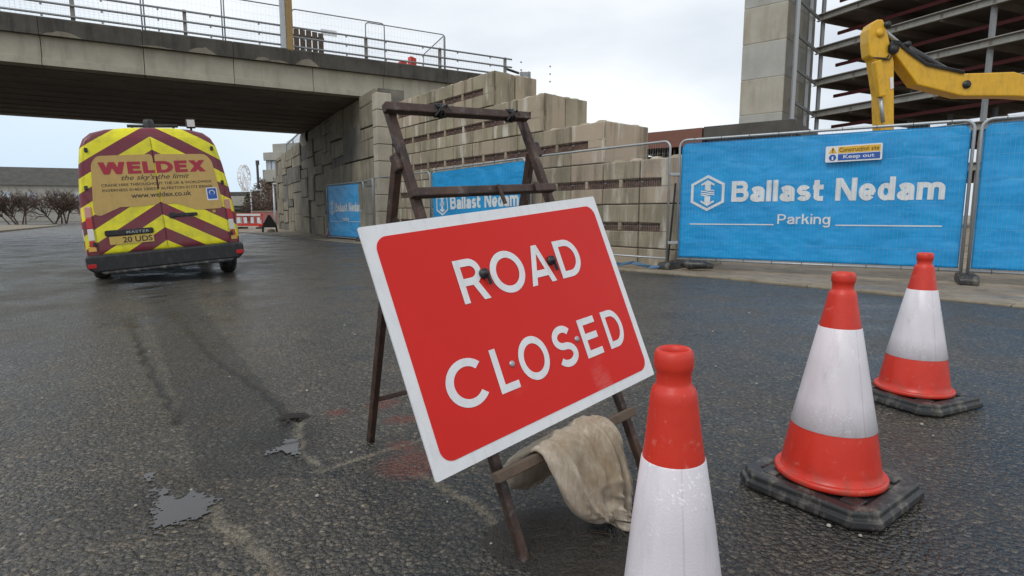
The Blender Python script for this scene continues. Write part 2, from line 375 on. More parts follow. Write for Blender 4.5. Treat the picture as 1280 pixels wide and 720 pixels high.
def cone_red():
    t = NT('cone red'); P = t.tc.outputs['Object']
    c = t.mix(t.ramp(t.noise(7, 5, .6, P), [(.35, .6), (.65, 0.0)]), (.64, .036, .016), (.50, .022, .012))
    sc = t.math('MULTIPLY', t.ramp(t.noise(26, 6, .72, t.obj((1, 1, .35))), [(.60, 0.0), (.68, 1.0)]), t.ramp(t.noise(4.5, 3, .5, P), [(.48, 0.0), (.6, .6)]))
    c = t.mix(sc, c, (.15, .035, .025))
    c = t.mix(t.math('MULTIPLY', t.ramp(t.noise(34, 5, .7, P), [(.60, 0.0), (.70, 1.0)]), .35), c, (.72, .26, .20))
    z = t.n('ShaderNodeSeparateXYZ', Vector=P).outputs[2]
    c = t.mix(t.math('MULTIPLY', t.ramp(z, [(.05, .55), (.13, 0.0)]), t.ramp(t.noise(20, 4, .6, P), [(.4, 0.0), (.6, 1.0)])), c, (.17, .08, .055))
    t.bump(t.math('ADD', t.noise(60, 3, .6, P), t.math('MULTIPLY', t.noise(9, 3, .5, P), 2.0)), .12, .004)
    return t.done(c, t.ramp(t.noise(5, 4, .6, P), [(.35, .30), (.65, .5)]))
def reflective():
    t = NT('white reflective sleeve'); P = t.tc.outputs['Object']
    v = t.vor(260, P)
    sp = t.ramp(t.n('ShaderNodeSeparateColor', Color=v.outputs['Color']).outputs[0], [(.86, 0.0), (.9, 1.0)])
    sp = t.math('MULTIPLY', sp, t.ramp(t.noise(7, 4, .6, P), [(.5, 0.0), (.65, 1.0)]))
    c = t.mix(t.ramp(t.noise(6, 5, .6, t.obj((1, 1, .3))), [(.35, .6), (.6, 0.0)]), (.74, .70, .73), (.58, .54, .57))
    c = t.mix(t.ramp(t.noise(14, 6, .7, t.obj((1, 1, .2))), [(.52, 0.0), (.70, .4)]), c, (.40, .36, .35))
    ang = t.math('ARCTAN2', t.n('ShaderNodeSeparateXYZ', Vector=P).outputs[1], t.n('ShaderNodeSeparateXYZ', Vector=P).outputs[0])
    seam = t.ramp(t.math('ABSOLUTE', t.math('ADD', ang, 1.95)), [(.012, 1.0), (.03, 0.0)]); c = t.mix(t.math('MULTIPLY', seam, .22), c, (.25, .22, .22))
    smg = t.math('MULTIPLY', t.ramp(t.noise(18, 6, .75, t.obj((1, 1, .6), (2, 3, 1))), [(.60, 0.0), (.68, 1.0)]), t.ramp(t.noise(4, 2, .5, t.obj((1, 1, 1), (5, 2, 0))), [(.5, 0.0), (.6, .55)])); c = t.mix(smg, c, (.22, .20, .19))
    c = t.mix(sp, c, (.85, .84, .86))
    t.bump(t.math('ADD', v.outputs['Distance'], t.noise(3, 3, .5, P)), .10, .003)
    return t.done(c, t.math('SUBTRACT', .38, t.math('MULTIPLY', sp, .2)))
def site_soil():
    t = NT('pavement dirt'); P = t.tc.outputs['Object']
    c = t.mix(t.ramp(t.noise(.9, 7, .65, P), [(.35, 0.0), (.62, 1.0)]), (.19, .142, .09), (.37, .295, .21))
    c = t.mix(t.ramp(t.noise(6, 6, .7, P), [(.5, 0.0), (.7, .7)]), c, (.07, .055, .04))
    c = t.mix(t.ramp(t.noise(80, 3, .7, P), [(.35, .5), (.55, 0.0)]), c, (.08, .065, .05))
    t.bump(t.noise(40, 6, .7, P), .5, .02)
    return t.done(c, t.ramp(t.noise(1.6, 4, .5, P), [(.35, .35), (.6, .8)]))
def rust(name='rusty steel', g=1.0):
    t = NT(name); P = t.tc.outputs['Object']
    c = t.mix(t.ramp(t.noise(9, 7, .65, P), [(.38, 0.0), (.62, 1.0)]), (.034 * g, .023 * g, .020 * g), (.095 * g, .052 * g, .036 * g))
    c = t.mix(t.ramp(t.noise(22, 6, .7, P), [(.54, 0.0), (.72, .8)]), c, (.17, .155, .14))
    t.bump(t.noise(70, 5, .7, P), .35, .004)
    return t.done(c, t.ramp(t.noise(8, 3, .5, P), [(.3, .38), (.7, .7)]), .25)
def red_sign():
    t = NT('red sign sheeting'); P = t.tc.outputs['Object']
    c = t.mix(t.ramp(t.noise(3, 5, .6, P), [(.3, .35), (.65, 0.0)]), (.63, .013, .007), (.55, .010, .006))
    sc = t.ramp(t.noise(38, 6, .75, t.obj((.5, 1, 3.0))), [(.36, 0.0), (.84, 1.0)])
    sc = t.math('MULTIPLY', sc, t.ramp(t.noise(5.5, 2, .4, t.obj((1, 1, 1), (1.3, 0, .4))), [(.60, 0.0), (.68, .42)]))
    zz = t.n('ShaderNodeSeparateXYZ', Vector=P).outputs[2]; sc = t.math('MULTIPLY', sc, t.ramp(t.math('ADD', zz, .5), [(.23, 1.0), (.29, 0.0)]))
    c = t.mix(sc, c, (.62, .33, .29))
    dr = t.vor(120, P); t.bump(t.ramp(dr.outputs['Distance'], [(.0, 1.0), (.25, 0.0)]), .05, .002)
    return t.done(c, .42, 0, .3)
def banner_blue():
    t = NT('blue banner'); P = t.tc.outputs['Object']
    c = t.mix(t.ramp(t.noise(1.8, 6, .6, P), [(.35, 1.0), (.65, 0.0)]), (.008, .330, .700), (.006, .270, .610))
    c = t.mix(t.math('MULTIPLY', t.ramp(t.noise(7, 7, .72, P), [(.60, 0.0), (.74, 1.0)]), .45), c, (.16, .45, .70))
    c = t.mix(t.math('MULTIPLY', t.ramp(t.noise(5, 6, .7, t.obj((1, 1, .3))), [(.62, 0.0), (.75, 1.0)]), .15), c, (.05, .16, .28))
    fo = t.noise(1.1, 3, .5, t.obj((.55, 1, 1.7), (2, 0, 3)))
    t.bump(t.math('ADD', t.math('MULTIPLY', t.noise(2.2, 3, .5, P), 3.0), t.math('ADD', t.math('MULTIPLY', t.math('ABSOLUTE', t.math('SUBTRACT', fo, .5)), 5.0), t.math('MULTIPLY', t.noise(9, 3, .5, P), .2))), .30, .04)
    return t.done(c, .42)
def bark_twig(name, a, b):
    t = NT(name); c = t.mix(t.noise(3, 3), a, b); return t.done(c, .9)
M_ASPH = asphalt(); M_CHEV = chevron(); M_RUST2 = rust('rusty channel', 1.9); M_SACK = cloth(); M_REFL = reflective(); M_SOIL = site_soil(); M_RUST = rust(); M_RED = red_sign(); M_BLUE = banner_blue()
M_CONE = cone_red()
M_RUB = paint('black rubber', (.020, .020, .021), .42, .3, (.20, .18, .145), .95, scale=5, bump=.3)
M_GALV = paint('galvanised steel', (.42, .44, .45), .45, .3, (.22, .20, .18), .4, metal=.6, scale=10)
M_GREY = paint('grey painted steel', (.30, .31, .32), .5, .3, (.12, .10, .08), .5, metal=.3)
M_WHITE = paint('white sheeting', (.74, .75, .76), .35, .2, (.35, .33, .30), .3, scale=8)
M_LET = paint('white print', (.72, .74, .75), .45, .2, (.42, .48, .52), .45, scale=8)
M_BLK = paint('black plastic', (.015, .015, .016), .45, .3, (.10, .09, .08), .5)
M_DARK = paint('void shade and chassis black', (.02, .02, .02), .7, .2)  # near black: painted shade for openings, plain dark for the van chassis
M_YEL = paint('machine yellow', (.72, .40, .012), .36, .45, (.16, .10, .045), .45, scale=4, bump=.08)
M_TAN = paint('tan film', (.52, .34, .10), .35, .25, (.2, .14, .07), .3)
M_MAR = paint('maroon print', (.36, .012, .035), .4, .1, dirt_amt=.1)
M_INK = paint('black ink', (.02, .018, .016), .5, .1, dirt_amt=.1)
M_SAFE = paint('safety yellow', (.72, .42, .02), .4, .15)
M_BLUE2 = paint('mandatory blue', (.012, .09, .40), .4, .15)
M_TIMB = paint('ochre timber', (.33, .22, .085), .75, .5, (.12, .09, .05), .6, scale=8, bump=.3)
M_WOOD = paint('brown timber', (.12, .082, .056), .8, .6, (.05, .04, .03), .6, scale=7, bump=.4)
M_OXIDE = paint('red oxide steel', (.22, .045, .045), .6, .3)
M_DECK = concrete('deck concrete', (.30, .29, .26), .8, .3)
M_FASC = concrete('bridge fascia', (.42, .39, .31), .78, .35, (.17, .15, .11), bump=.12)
M_STRG = concrete('weathered string course', (.095, .085, .072), .5, .7, (.026, .023, .020), bump=.4, scale=1.4)
M_PATCH = concrete('spalled render', (.24, .21, .16), .7, .5)
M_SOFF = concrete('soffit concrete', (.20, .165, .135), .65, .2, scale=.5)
M_COBB = concrete('panel relief concrete', (.33, .29, .21), .5, .6, (.05, .045, .035), bump=.5, scale=.8)
M_COBD = concrete('dark relief concrete', (.20, .185, .155), .5, .6, (.04, .04, .035), bump=.5)
M_PIER = concrete('pale pier concrete', (.52, .47, .38), .7, .3, (.2, .17, .12), white=.3)
M_BLOCK = concrete('block concrete', (.40, .345, .245), .62, .75, (.105, .09, .052), white=.9, bump=.35, scale=.85, rnd=1, tint=(.48, .375, .285))
M_CORE = concrete('core concrete', (.42, .415, .38), .78, .3, (.22, .20, .15), scale=.35, bump=.1)
M_CORE2 = concrete('core concrete warm', (.43, .40, .335), .8, .5, (.24, .19, .11), scale=.45, bump=.1)
M_BRUT = concrete('grey office concrete', (.40, .385, .34), .8, .3, (.2, .19, .16), scale=.4)
M_KERB = concrete('kerb concrete', (.30, .25, .175), .6, .4, (.08, .065, .05), bump=.4, scale=2)
M_BROWN = paint('brown fascia', (.20, .085, .060), .7, .3, (.08, .05, .04), .4)
M_FELT = concrete('roof felt', (.095, .09, .08), .6, .4)
M_PINK = concrete('red render wall', (.30, .115, .10), .7, .3, scale=.5)
M_GLASS = NT('window glass').done((.42, .48, .54), .12, 0, .6)
M_TAILR = NT('red lamp lens').done((.42, .012, .015), .2)
M_TAILW = NT('clear lamp lens').done((.62, .60, .58), .2)
M_AMB = NT('amber lamp lens').done((.62, .33, .06), .2); M_PINKL = NT('pale red lamp lens').done((.52, .24, .22), .2)
M_PLAT = paint('number plate yellow', (.60, .42, .10), .4, .2, dirt_amt=.3)
M_RIM = paint('wheel silver', (.34, .35, .36), .4, .2, metal=.7)
M_STRAP = paint('blue strap', (.05, .12, .21), .6, .4, (.08, .07, .06), .5)
M_MUD = concrete('wet mud', (.040, .032, .024), .5, .4, (.012, .010, .008), bump=1.0, scale=6, rough=.5)
def water():
    t = NT('puddle water'); P = t.tc.outputs['Object']; t.b.inputs['IOR'].default_value = 1.33
    wob = t.n('ShaderNodeVectorMath', {'operation': 'MULTIPLY_ADD'})
    t.set(wob.inputs[0], t.noise(40, 2, .5, P, 1)); wob.inputs[1].default_value = (.016, .016, .016); t.set(wob.inputs[2], P)
    v = t.vor(58, wob.outputs[0])      # the same stones as the asphalt stick out of the water
    k = t.math('ADD', t.attr('water'), t.math('MULTIPLY', v.outputs['Distance'], .34))
    t.set(t.b.inputs['Alpha'], t.ramp(k, [(.66, 0.0), (.70, 1.0)]))
    return t.done((.040, .037, .035), .03, 0, 1.0)
M_WATER = water()
M_WHEEL = paint('white wheel steel', (.80, .81, .83), .5, .1, dirt_amt=0)
def grass():
    t = NT('rough grass'); return t.done(t.mix(t.noise(2, 6, .7), (.05, .075, .02), (.11, .12, .045)), .95)
M_GRASS = grass()
M_TWIG = bark_twig('brown twigs', (.085, .055, .040), (.13, .085, .062))
M_TWIG2 = bark_twig('dark foliage', (.028, .035, .018), (.06, .06, .03))

# ------------------------------------------------------------------ ground, road, pavement
g = MB(); g.lathe([(-.35, .01), (-.35, 60), (-.35, 900)], 64); gr = g.build('ground', M_SOIL); tag(gr, kind='structure')
CRACKS = [([(-6.38, 9.63), (-4.09, 6.63), (-2.77, 4.82), (-1.97, 3.74), (-1.52, 3.22), (-1.18, 2.84), (-1.02, 2.61)], .026, 'a'),
          ([(-1.02, 2.61), (-.90, 2.35), (-.81, 2.19), (-.72, 2.06)], .011, 'p'),
          ([(-3.67, 5.41), (-2.21, 3.44), (-1.7, 2.78), (-1.53, 2.58)], .024, 'a'),
          ([(-1.0, 1.79), (-.85, 1.65), (-.62, 1.43), (-.3, 1.1)], .013, 'p'), ([(-.72, 2.06), (-.55, 2.23), (-.35, 2.41), (.1, 2.75)], .010, 'p'),
          ([(-.35, 2.06), (-.13, 1.82), (.01, 1.6), (.2, 1.36)], .013, 'p')]
BITS = [(-.38, 2.13, .13), (-.46, 2.30, .07), (-.67, 2.84, .08), (-.86, 2.72, .06), (-.52, 2.62, .07)]
def seg_d(p, a, b):
    ax, ay = a; bx, by = b; dx, dy = bx - ax, by - ay; l = dx * dx + dy * dy
    t = max(0, min(1, ((p[0] - ax) * dx + (p[1] - ay) * dy) / l)); ex, ey = p[0] - ax - t * dx, p[1] - ay - t * dy
    return math.sqrt(ex * ex + ey * ey), ax + t * dx
def axis(lo, f0, f1, hi, st, gro=1.09):
    a = []; x = f0
    while x < f1: a.append(x); x += st
    s = st
    while x < hi: a.append(x); s *= gro; x += s
    a.append(hi); b = []; x = f0; s = st
    while x > lo: s *= gro; x -= s; b.append(x)
    return sorted(set([round(v, 4) for v in b[::-1] + a]))
def road():
    xs = axis(-70, -3.2, 1.6, 14, .0155); ys = axis(-10, 1.0, 4.2, 85, .0155)
    nx, ny = len(xs), len(ys); verts = []; at = {k: [] for k in ('crack', 'moss', 'pale', 'brick', 'patch', 'damp')}
    for y in ys:
        for x in xs:
            w = noise.noise((x * 6, y * 6, 0)) * .03 + noise.noise((x * 25, y * 25, 3)) * .012
            z = noise.noise((x * .9, y * .9, 5)) * .006 + noise.noise((x * 4, y * 4, 7)) * .002
            ck = ms = pl = br = pt = 0.0
            near = -8 < x < 3 and y < 11
            if near:
                for pts, wd, kind in CRACKS:
                    d = min(seg_d((x + w, y + w * .6), a, b)[0] for a, b in zip(pts, pts[1:]))
                    c = max(0, 1 - d / wd) * (.55 + .6 * noise.noise((x * 9, y * 9, 2)) + .3); m = min(1, max(0, 1.5 - 1.5 * d / (wd * 1.9)))
                    if kind == 'a': ck = max(ck, min(1, c * 1.8)); ms = max(ms, m * .7)
                    else: ck = max(ck, c * .12); pl = max(pl, m)
                    z -= .012 * min(1, c)
                for bx, by, rr in BITS:
                    br = max(br, max(0, min(1, 2.0 - 1.7 * math.hypot(x - bx + w, (y - by + w)) / rr)))
                # newer darker patch between the two long cracks
                l1 = (x + 1.02) * .83 + (y - 2.61) * .56; l2 = (x + 1.53) * .83 + (y - 2.58) * .56
                if l1 < w * .6 and l2 > w * .6 and y > 2.0: pt = 1.0
                if l1 > 0 and y < 2.6 and x > -1: pt = max(pt, min(.8, (2.6 - y)))
            # damp dark area: under the bag, round the fence foot
            dm = max(0, min(1, 1.7 - 1.7 * math.hypot((x - .20) / .34, (y - 1.62) / .24) + w * 6))
            dm = max(dm, max(0, min(.8, 1.4 - 1.4 * math.hypot((x - 2.6) / 1.0, (y - 9.2) / .55) + w * 6)))
            dm = max(dm, .7 * max(0, min(1, 1.6 - 1.6 * math.hypot((x + .98) / .25, (y - 2.42) / .30) + w * 8)))
            if -1.8 < x < -.4 and 1.4 < y < 3: dm = max(dm, .55 * max(0, min(1, 1.5 - 1.5 * math.hypot((x + 1.15) / .42, (y - 1.86) / .36) + w * 8)))
            verts.append((x, y, z)); at['crack'].append(ck); at['moss'].append(ms); at['pale'].append(pl); at['brick'].append(br); at['patch'].append(pt); at['damp'].append(dm)
    faces = [(j * nx + i, j * nx + i + 1, (j + 1) * nx + i + 1, (j + 1) * nx + i) for j in range(ny - 1) for i in range(nx - 1)]
    me = bpy.data.meshes.new('road'); me.from_pydata(verts, [], faces); me.materials.append(M_ASPH)
    for k, v in at.items(): me.attributes.new(k, 'FLOAT', 'POINT').data.foreach_set('value', v)
    me.polygons.foreach_set('use_smooth', [True] * len(faces))
    o = bpy.data.objects.new('road', me); COL.objects.link(o); tag(o, kind='structure')
road()
def puddle(pix, sd):
    pts = [G(*q) for q in pix]; n = len(pts); P2 = [(p.x, p.y) for p in pts]
    x0, x1 = min(p[0] for p in P2) - .07, max(p[0] for p in P2) + .07; y0, y1 = min(p[1] for p in P2) - .07, max(p[1] for p in P2) + .07
    nx, ny = int((x1 - x0) / .012), int((y1 - y0) / .012); val = []; vs = []
    for j in range(ny + 1):
        for i in range(nx + 1):
            x, y = x0 + (x1 - x0) * i / nx, y0 + (y1 - y0) * j / ny
            d = min(seg_d((x, y), P2[k], P2[(k + 1) % n])[0] for k in range(n)); ins = False
            for k in range(n):
                (xa, ya), (xb, yb) = P2[k], P2[(k + 1) % n]
                if (ya > y) != (yb > y) and x < (xb - xa) * (y - ya) / (yb - ya) + xa: ins = not ins
            val.append(max(0, min(1, .5 + (d if ins else -d) / .19 + .20 * noise.noise((x * 16, y * 16, sd))))); vs.append((x, y, .0062))
    me = bpy.data.meshes.new('puddle'); me.from_pydata(vs, [], [(j * (nx + 1) + i, j * (nx + 1) + i + 1, (j + 1) * (nx + 1) + i + 1, (j + 1) * (nx + 1) + i) for j in range(ny) for i in range(nx) if max(val[j * (nx + 1) + i], val[(j + 1) * (nx + 1) + i + 1]) > .12])
    me.materials.append(M_WATER); me.attributes.new('water', 'FLOAT', 'POINT').data.foreach_set('value', val)
    o = bpy.data.objects.new('puddle', me); COL.objects.link(o); tag(o, kind='structure')
puddle([(186, 596), (196, 612), (212, 622), (240, 620), (262, 620), (270, 632), (262, 643), (235, 650), (212, 662), (200, 668), (192, 655), (192, 625)], 1)
puddle([(336, 568), (350, 556), (362, 548), (372, 552), (378, 571), (355, 566)], 2)
puddle([(350, 524), (366, 517), (384, 520), (366, 527), (352, 531)], 3)
# pavement on the site side of the kerb line
KERB = [(14.0, -5.4), (4.62, 6.70), (3.21, 8.50), (1.91, 9.85), (-4.97, 18.9), (-14.4, 30.6), (-31, 54)]
m = MB()
inner = [(x + .13, y + .10) for x, y in KERB]
pav = inner + [(10, 75), (60, 60), (60, 0)]
m.prism(pav, -.3, .022); tag(m.build('pavement', M_SOIL), kind='structure')
m = MB()
for (a, b), (c, d) in zip(zip(KERB, inner), zip(KERB[1:], inner[1:])):
    n = max(1, int(math.dist(a, c) / .92))
    for k in range(n):
        t0, t1 = k / n, (k + 1) / n - .008 / max(.1, math.dist(a, c))
        l = lambda p, q, t: (p[0] + (q[0] - p[0]) * t, p[1] + (q[1] - p[1]) * t)
        m.prism([l(a, c, t0), l(a, c, t1), l(b, d, t1), l(b, d, t0)], -.2, .026 + random.uniform(-.004, .004))
tag(m.build('kerb', M_KERB, bevel=.012), kind='structure')
m = MB(); m.prism([(-9.3, 2), (-8.6, 2), (-30, 42), (-60, 42), (-60, 2)], -.3, .09)
# far carriageway side footway
FW = [(-17.0, 13.0), (-37.0, 47.6), (-62, 47.6), (-45, 5), (-30, 5)]
m.bm.free(); m = MB(); m.prism(FW, -.3, .10); tag(m.build('pavement', M_KERB), kind='structure')

# ------------------------------------------------------------------ bridge
BR = (-11.1, 17.4, 0.0); BA = R(29.0)
br = empty('road_bridge', BR, BA, 'long concrete road bridge with dark stained parapet crossing overhead', 'bridge')
Q0, Q1, DEP = -14.5, 13.0, 11.0
m = MB()
for k in range(12):
    a = .375 + (k - 6) * 2.385; b = a + 2.385 - .018
    if b < Q0 or a > Q1: continue
    a, b = max(a, Q0), min(b, Q1)
    m.prism([(0.06, 5.22), (.06, 5.80), (.5, 5.80), (.5, 5.02), (-.02, 5.02), (-.02, 5.20)], a, b, 'YZ')
m.build('fascia', M_FASC, br)
m = MB(); m.box(((Q0 + Q1) / 2, DEP / 2, 5.12), (Q1 - Q0 - .02, DEP - .9, .2))
for k in range(9): m.box(((Q0 + Q1) / 2, .9 + k * 1.15, 5.01), (Q1 - Q0 - .1, .5, .03))
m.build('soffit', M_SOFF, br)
m = MB()
for k in range(-6, 6):
    a, b = .375 + k * 2.385, .375 + (k + 1) * 2.385 - .012
    a, b = max(a, Q0), min(b, Q1)
    if b - a < .05: continue
    m.prism([(-.10, 5.80), (-.10, 6.25), (-.04, 6.29), (.5, 6.29), (.5, 5.803)], a, b, 'YZ')
m.build('parapet_course', M_STRG, br)
m = MB(); m.prism([(DEP - .5, 5.02), (DEP, 5.02), (DEP + .1, 6.29), (DEP - .5, 6.29)], Q0, Q1, 'YZ'); m.build('fascia', M_FASC, br)
m = MB(); m.box(((Q0 + Q1) / 2, DEP / 2, 5.75), (Q1 - Q0 - .04, DEP - 1.02, .3)); m.build('deck', M_DECK, br)
# light patches of spalled render along the foot of the dark course
m = MB()
for q, w_, h_ in ((1.9, .75, .22), (3.6, .5, .13), (4.0, .8, .07), (4.95, .75, .26), (.7, .9, .06), (-1.5, .9, .14)):
    pts = [(q - w_ / 2, 5.805)] + [(q - w_ / 2 + w_ * k / 8, 5.805 + h_ * (math.sin(math.pi * k / 8) ** .8) * random.uniform(.7, 1)) for k in range(1, 8)] + [(q + w_ / 2, 5.805)]
    m = MB(); m.prism(pts, -.108, -.09, 'XZ'); m.build('render_patch', M_PATCH, br)
for z in (6.42, 6.72, 7.02):
    m = MB(); m.tube([(Q0, .12, z), (12.75, .12, z)], .032, 8)
    q = 1.49 - 2.75 * 5
    while q < 12.7:
        for f in (.25, .75):
            m.box((q + 2.75 * f, .13, z - .045), (.05, .05, .05))
        q += 2.75
    m.build('rail', M_GREY, br)
for k in range(-5, 5):
    q = 1.49 + 2.75 * k
    m = MB(); m.box((q, .21, 6.68), (.10, .10, .80)).box((q, .21, 6.30), (.22, .22, .03))
    m.build('rail_post', M_DECK if k != 1 else M_GALV, br, bevel=.008)
m = MB()
for k in range(int((12.5 - Q0) / .11)):
    x = Q0 + k * .11; m.tube([(x, .17, 6.36), (x, .17, 7.0)],   .0015, 3, False)
for z in (6.5, 6.58, 6.66, 6.80, 6.9): m.tube([(Q0, .17, z), (12.5, .17, z)], .0013, 3, False)
m.build('mesh_infill', M_GREY, br)
m = MB()
for z in (6.55, 6.75): m.tube([(12.65, .5, z), (13.5, .9, z)], .05, 6)
m.build('crash_rail', M_BLK, br)
def on_bridge(q, y, z): return Matrix.Rotation(BA, 4, 'Z') @ Vector((q, y, z)) + Vector(BR)
tp = empty('timber_post', on_bridge(4.35, -.02, 5.9), BA, 'tall ochre timber post strapped to the bridge parapet', 'post')
m = MB(); m.box((.10, 0, 1.7), (.20, .16, 2.75)); m.build('post', M_TIMB, tp, bevel=.01)
m = MB(); m.box((-.09, .03, 1.7), (.17, .10, 2.75)); m.build('steel_channel', M_GALV, tp, bevel=.01)
wb = empty('timber_hoarding', on_bridge(5.0, .75, 6.05), BA, 'brown weathered slatted timber panel leaning behind the bridge rails', 'timber panel')
m = MB()
for k in range(7): m.box((-.62 + k * .2, 0, .55), (.17, .05, 1.16 - .03 * abs(k - 3)))
m.box((0, .05, .3), (1.4, .05, .12)).box((0, .05, .9), (1.4, .05, .12)); m.build('slat_panel', M_WOOD, wb, bevel=.01)
rb = empty('barrier_foot', on_bridge(8.75, 1.0, 6.05), BA + .2, 'red plastic barrier foot standing on the bridge deck', 'barrier')
m = MB(); m.prism([(-.35, 0), (.35, 0), (.33, .75), (.1, .80), (.06, .45), (-.06, .45), (-.1, .62), (-.33, .55)], -.12, .12, 'XZ'); m.build('foot', M_CONE, rb, bevel=.02)

# ------------------------------------------------------------------ site fence panels
PANEL_N = [0]
def fence_frame(L, zt=2.02, zb=.0, r=.12):
    p = [(0, 0, -.14), (0, 0, zt - r)]
    for k in range(1, 7): a = R(180 - 15 * k); p.append((r + r * math.cos(a), 0, zt - r + r * math.sin(a)))
    for k in range(0, 7): a = R(90 - 15 * k); p.append((L - r + r * math.cos(a), 0, zt - r + r * math.sin(a)))
    p += [(L, 0, -.14)]
    m = MB(); m.tube(p, .021, 8); m.tube([(0, 0, 0), (L, 0, 0)], .018, 8); return m
def fence_wires(L, zt=2.02, dx=.05, y=-.012, r=.0019):
    m = MB(); n = int((L - .06) / dx)
    for k in range(1, n + 1): m.tube([(k * L / (n + 1), y, .0), (k * L / (n + 1), y, zt)], r, 3, False)
    for z in (.28, .56, .90, 1.25, 1.56, 1.82): m.tube([(0, y - .004, z), (L, y - .004, z)], r, 3, False)
    return m
def fence(a, b, z0, label, group='site fence panels', drop=0.0, wires=True, zt=2.02, wr=.0011):
    a, b = Vector((*a, z0)), Vector((*b, z0 + drop)); d = b - a; L = d.length
    o = empty('mesh_fence', a, math.atan2(d.y, d.x), label, 'fence panel', group)
    o.rotation_euler = (0, -math.atan2(drop, math.hypot(d.x, d.y)), math.atan2(d.y, d.x))
    fence_frame(L, zt).build('frame', M_GALV, o)
    if wires: fence_wires(L, zt, r=wr).build('wire_mesh', M_GALV, o)
    return o, L
def emblem(mb, cx, cz, w, h, f):
    def ring(s0, s1):
        ho = [(cx + w / 2 * s * sx, cz + h / 2 * s * sz) for s in (s0,) for sx, sz in ((0, 1), (1, .52), (1, -.52), (0, -1), (-1, -.52), (-1, .52))]
        hi = [(cx + w / 2 * s1 * sx, cz + h / 2 * s1 * sz) for sx, sz in ((0, 1), (1, .52), (1, -.52), (0, -1), (-1, -.52), (-1, .52))]
        for k in range(6):
            for j in range(4):
                l = lambda p, q, t: (p[0] + (q[0] - p[0]) * t, p[1] + (q[1] - p[1]) * t)
                o0, o1 = ho[k], ho[(k + 1) % 6]; i0, i1 = hi[k], hi[(k + 1) % 6]
                mb.poly([f(*l(o0, o1, j / 4)), f(*l(o0, o1, (j + 1) / 4)), f(*l(i0, i1, (j + 1) / 4)), f(*l(i0, i1, j / 4))])
    ring(1.0, .84)
    for s in (1, -1):   # two arrows, tip out
        mb.poly([f(cx + x * w, cz + s * z * h) for x, z in ((0, .36), (.20, .25), (.20, .20), (.085, .245), (.085, .085), (-.085, .085), (-.085, .245), (-.20, .20), (-.20, .25))])
    for dz in (.045, -.015, -.065):
        for k in range(6):
            x0, x1 = -.20 + k * .0667, -.20 + (k + 1) * .0667
            wv = lambda x: dz + .018 * math.sin(x * 16)
            mb.poly([f(cx + x0 * w, cz + wv(x0) * h), f(cx + x1 * w, cz + wv(x1) * h), f(cx + x1 * w, cz + (wv(x1) + .032) * h), f(cx + x0 * w, cz + (wv(x0) + .032) * h)])
def banner(pan, L, label, s=1.0, text=True, sd=0, zlo=.03, zhi=1.97, zs=0.0):
    o = bpy.data.objects.new('banner', None); COL.objects.link(o); o.matrix_world = Matrix.Translation(pan.location) @ pan.rotation_euler.to_matrix().to_4x4()
    tag(o, label, 'banner', 'blue site banners')
    def disp(x, z):
        e = min(1, min(x - .03, L - .03 - x) / .3); e = max(0, e)
        v = .020 * noise.noise((x * 1.1 + sd, z * .8, sd)) + .012 * noise.noise((x * 2.6 + z * 2.2 + sd, z * 3.0, 2.)) + .003 * noise.noise((x * 7, z * 6, sd + 4.))
        return .030 + v * (.35 + .65 * e)
    m = MB(); nx, nz = int(L * 28), 52; g = []
    for j in range(nz + 1):
        row = []
        for i in range(nx + 1):
            x = .028 + (L - .056) * i / nx; z = zlo + (zhi - zlo) * j / nz
            c = .10
            for cx in (.028 + c, L - .028 - c):
                if z > zhi - c and ((cx < L / 2 and x < cx) or (cx > L / 2 and x > cx)):
                    dx = abs(x - cx); lim = zhi - c + math.sqrt(max(0, c * c - dx * dx)); z = min(z, lim)
            row.append(m.bm.verts.new((x, disp(x, z), z)))
        g.append(row)
    for j in range(nz):
        for i in range(nx):
            f = m.bm.faces.new((g[j][i], g[j][i + 1], g[j + 1][i + 1], g[j + 1][i])); f.smooth = True
    m.build('sheet', M_BLUE, o, solid=.0015)
    if text:
        f = lambda x, z: (x, disp(x, z) - .008, z)
        z_ = lambda z: z - .19 + zs
        m = MB(); emblem(m, .485 * s, z_(1.315), .55 * s, .60, f); m.build('emblem', M_LET, o)
        m = MB(); put_strokes(m, 'Ballast', (.872 * s, z_(1.165), 2.21 * s, z_(1.50)), f, .215, .07); put_strokes(m, 'Nedam', (2.37 * s, z_(1.165), 3.70 * s, z_(1.50)), f, .215, .08); m.build('lettering', M_LET, o)
        m = MB(); put_strokes(m, 'Parking', (1.59 * s, z_(.810), 2.33 * s, z_(.965)), f, .15, .10)
        m.build('lettering', M_LET, o)
        for x0, x1 in ((.21, 1.54), (2.40, 3.70)):
            n = 14; m = MB()
            for k in range(n):
                a, b = (x0 + (x1 - x0) * k / n) * s, (x0 + (x1 - x0) * (k + 1) / n) * s
                m.poly([f(a, z_(.788)), f(b, z_(.788)), f(b, z_(.806)), f(a, z_(.806))])
            m.build('rule_line', M_LET, o)
    m = MB()
    for k in range(9):
        x = .25 + (L - .5) * k / 8
        for z in (zlo - .03, zhi + .05): m.tube([(x, -.025, z - .022), (x, -.025, z + .022), (x, .022, z + .028), (x, .026, z - .02)], .0035, 4)
    m.build('cable_tie', M_BLK, o)
    return o
ZB = .19
p1, L1 = fence((2.87, 10.06), (2.87 + .839 * 3.95, 10.06 - .545 * 3.95), ZB, 'steel mesh panel behind the large banner at the right with the small warning board')
banner(p1, L1, 'large blue banner with white lettering and the small warning board on it', sd=1)
e2 = (2.87 + .839 * 3.95, 10.06 - .545 * 3.95)
p1b, L1b = fence((e2[0] + .06, e2[1] - .05), (e2[0] + .06 + .80 * 3.5, e2[1] - .05 - .60 * 3.5), ZB, 'steel mesh panel at the right end of the fence behind a plain banner')
